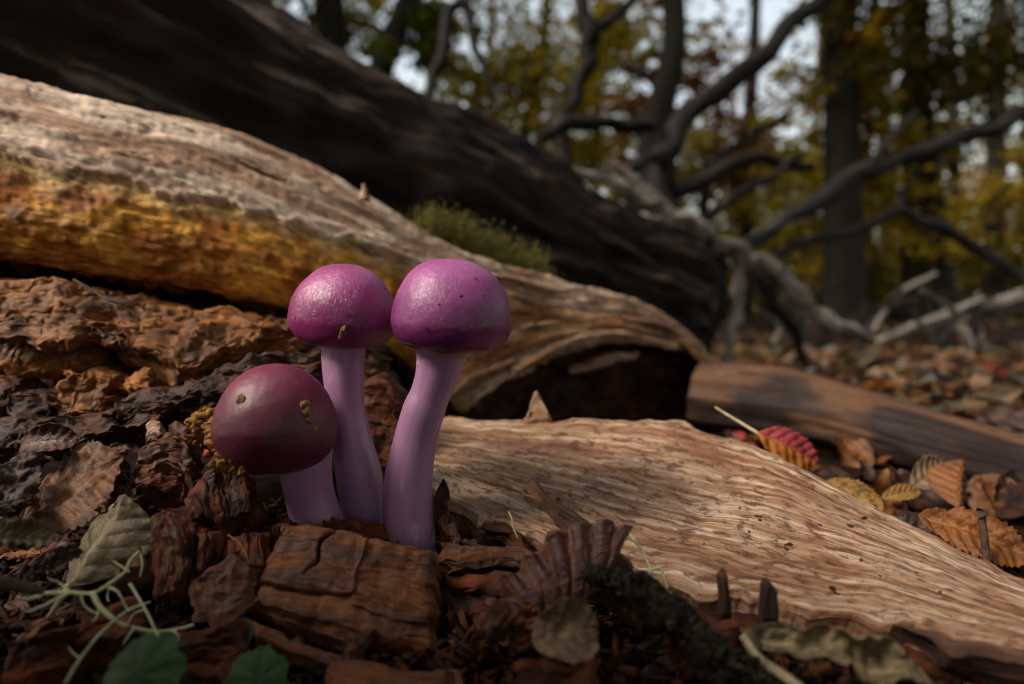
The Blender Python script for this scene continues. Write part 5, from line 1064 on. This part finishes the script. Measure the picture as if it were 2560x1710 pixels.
tree('dark tree with a flared grey base beyond the arched branch', [(2275, -250, 500), (2285, 0, 496), (2290, 200, 492), (2300, 400, 488), (2318, 600, 484), (2330, 815, 480)], [56, 58, 62, 78, 104, 124],
     [(2400, 140, 480, 130, 1300, DOL), (2500, 200, 480, 110, 1000, DOL), (2340, 230, 500, 90, 700, DOL), (2250, 90, 480, 90, 700, DOL), (2560, 60, 470, 120, 700, DOL), (2390, 330, 520, 70, 300, DOL), (2420, -60, 480, 120, 300, DOL)], 7)
tree('brownish slim tree at the right of the dark flared tree', [(2500, -250, 700), (2496, 0, 700), (2490, 300, 700), (2486, 600, 700), (2484, 812, 700)], [34, 36, 40, 44, 50],
     [(2470, 480, 720, 80, 1000, OLIVE + RUST), (2540, 560, 720, 90, 1200, OLIVE + RUST), (2420, 600, 720, 90, 1300, OLIVE + YEL), (2560, 420, 720, 80, 500, DOL), (2490, 680, 740, 80, 600, DOL), (2640, 250, 700, 150, 700, DOL)], 8, 4.6)
for k, (u, D, wp) in enumerate([(2225, 1050, 24), (2395, 900, 30), (2560, 1100, 28), (2025, 1250, 20), (1480, 1000, 20), (1230, 1100, 22), (2160, 1400, 18), (2300, 1500, 18), (2450, 1350, 20), (640, 900, 30), (2680, 800, 40)]):
    r = np.random.default_rng(100 + k); ln = r.normal() * 20
    tree('thin far tree with olive leaves standing in the undergrowth of the wood' if k % 3 else 'thin far tree with rusty leaves standing in the undergrowth of the wood', [(u + ln * 2, -200, D), (u + ln, 200, D), (u, 810, D)], [wp * .7, wp * .85, wp],
         [(u + r.normal() * 80, r.uniform(120, 560), D + 40, 80, 260, OLIVE if k % 3 else RUST) for _ in range(4)] + [(u, -120, D, 160, 300, OLIVE)], 120 + k, 6.0, 'thin far olive trees' if k % 3 else 'thin far rusty trees')
# the far wood and its undergrowth as one mass
r = np.random.default_rng(55); n = 62000
u = r.uniform(-500, 3100, n); D = r.uniform(900, 2800, n); v = 805 - 470 * r.uniform(0, 1, n) ** 1.5
den = fbm(np.stack([u / 110, v / 80, D / 900], -1), 3, 12)
gap = np.exp(-(((u - 1800) / 170) ** 2 + ((v - 150) / 220) ** 2)) + 1.2 * np.exp(-(((u - 1850) / 200) ** 2 + ((v - 60) / 160) ** 2)) + .7 * np.exp(-(((u - 2220) / 60) ** 2 + ((v - 290) / 80) ** 2))
keep = (den > -.2 - .6 * sstep(520, 640, v) + np.clip((560 - v) / 420, 0, 1) * .6 + gap * (1 - sstep(380, 520, v))); u, v, D = u[keep], v[keep], D[keep]
C = np.array([1, 0, 0]) * ((u - 1280) / FPX * D)[:, None] + UPV * ((855 - v) / FPX * D)[:, None] + FWD * D[:, None] + CAM
mixc = sstep(450, 760, v)[:, None]
K = colset(OLIVE + DOL + RUST[:2], len(u), r) * (1 - mixc) + colset(DOL + ('#3a3424', '#4a4030', '#35301c'), len(u), r) * mixc
V, F, T = leaves(C, 9.0 + 9.0 * sstep(520, 680, v)[:, None], K, 5)
tag(obj('far_wood', make_mesh('far_wood', V, F, tint=T, smooth=False), M_foliage), 'far autumn wood closing the view behind the trunks', 'wood', kind='stuff')

# ------------------------------------------------------------------ the rest of the clearing: trees added beside and behind the viewpoint to shade it
def shade_tree(label, x, y, h, rad, n, seed, cz=None, sq=.75, cols=OLIVE + DOL):
    r = np.random.default_rng(seed); gz = float(ground_z(x, y)); L0 = np.array([x, y, gz]); cz = cz or h * .72
    t = thing('tree', label, 'tree', 'trees round the clearing', (x, y, gz))
    lean = r.normal(size=2) * 25
    V, F, W = tube([[0, 0, -8], [lean[0] * .3, lean[1] * .3, h * .3], [lean[0] * .7, lean[1] * .7, h * .6], [lean[0], lean[1], h]], [16, 13, 9, 3], 14, 8, .12, seed, .6); obj('trunk', make_mesh('trunk', V, F, W), M_trunk, t)
    m = 60; d = r.normal(size=(m, 3)); d /= np.linalg.norm(d, axis=1)[:, None]; sub = d * rad * r.uniform(.35, 1, (m, 1)) ** .5 * [1, 1, sq] + [lean[0], lean[1], cz]
    for k in range(7):
        V, F, W = tube([[lean[0] * .6, lean[1] * .6, h * (.35 + .06 * k)], (sub[k] + [0, 0, h * .5]) * .5, sub[k]], [5, 3.5, 1], 7, 6, .15, k); obj('limb', make_mesh('limb', V, F, W), M_trunk, t)
    pk = r.integers(0, m, n); C = sub[pk] + r.normal(size=(n, 3)) * rad * [.17, .17, .1]
    V, F, T = leaves(C, 13.0, colset(cols, n, r), seed); obj('crown', make_mesh('crown', V, F, tint=T, smooth=False), M_foliage, t)
for k, (x, y, h, rad, n, cz, lab) in enumerate([
        (120, -330, 760, 270, 8000, 400, 'broad low-crowned tree across the clearing from the tall violet mushroom'), (-80, -480, 800, 270, 8000, 420, 'broad tree across the clearing from the decayed bark'),
        (400, -60, 760, 260, 8000, 380, 'broad tree shading the end of the pale slab'), (420, 270, 820, 250, 6500, 430, 'broad tree beside the far end of the brown branch'), (520, -460, 860, 280, 6500, 480, 'tall tree beyond the tree that shades the slab'),
        (-330, 300, 900, 250, 5000, 560, 'tall tree behind the rising end of the fallen trunk'), (-480, 520, 900, 260, 5000, 560, 'tall tree in the second row behind the fallen trunk'), (-640, 250, 900, 260, 5000, 520, 'tall tree beyond the rising end of the fallen trunk'), (-260, 760, 1000, 300, 5000, 700, 'tallest broad tree far behind the fallen trunk')]):
    shade_tree(lab, x, y, h, rad, n, 300 + k, cz)

# unseen log left of the viewpoint, added to keep sun off the foreground
t = thing('fallen_tree', 'second dark log lying end-on towards the decayed bark of the rotting log', 'fallen tree')
V, F, W = tube([[-20, -120, 9], [-17, -60, 9], [-15.5, -20, 8.8], [-14.8, 0, 8.6], [-14.6, 4.5, 8.5], [-14.6, 5.6, 8.5]], [9.5, 9.2, 9, 8.6, 8.2, 5.5], 48, 16, .1, 8, .6)
obj('trunk', make_mesh('trunk', V, F, W), M_darklog, t)
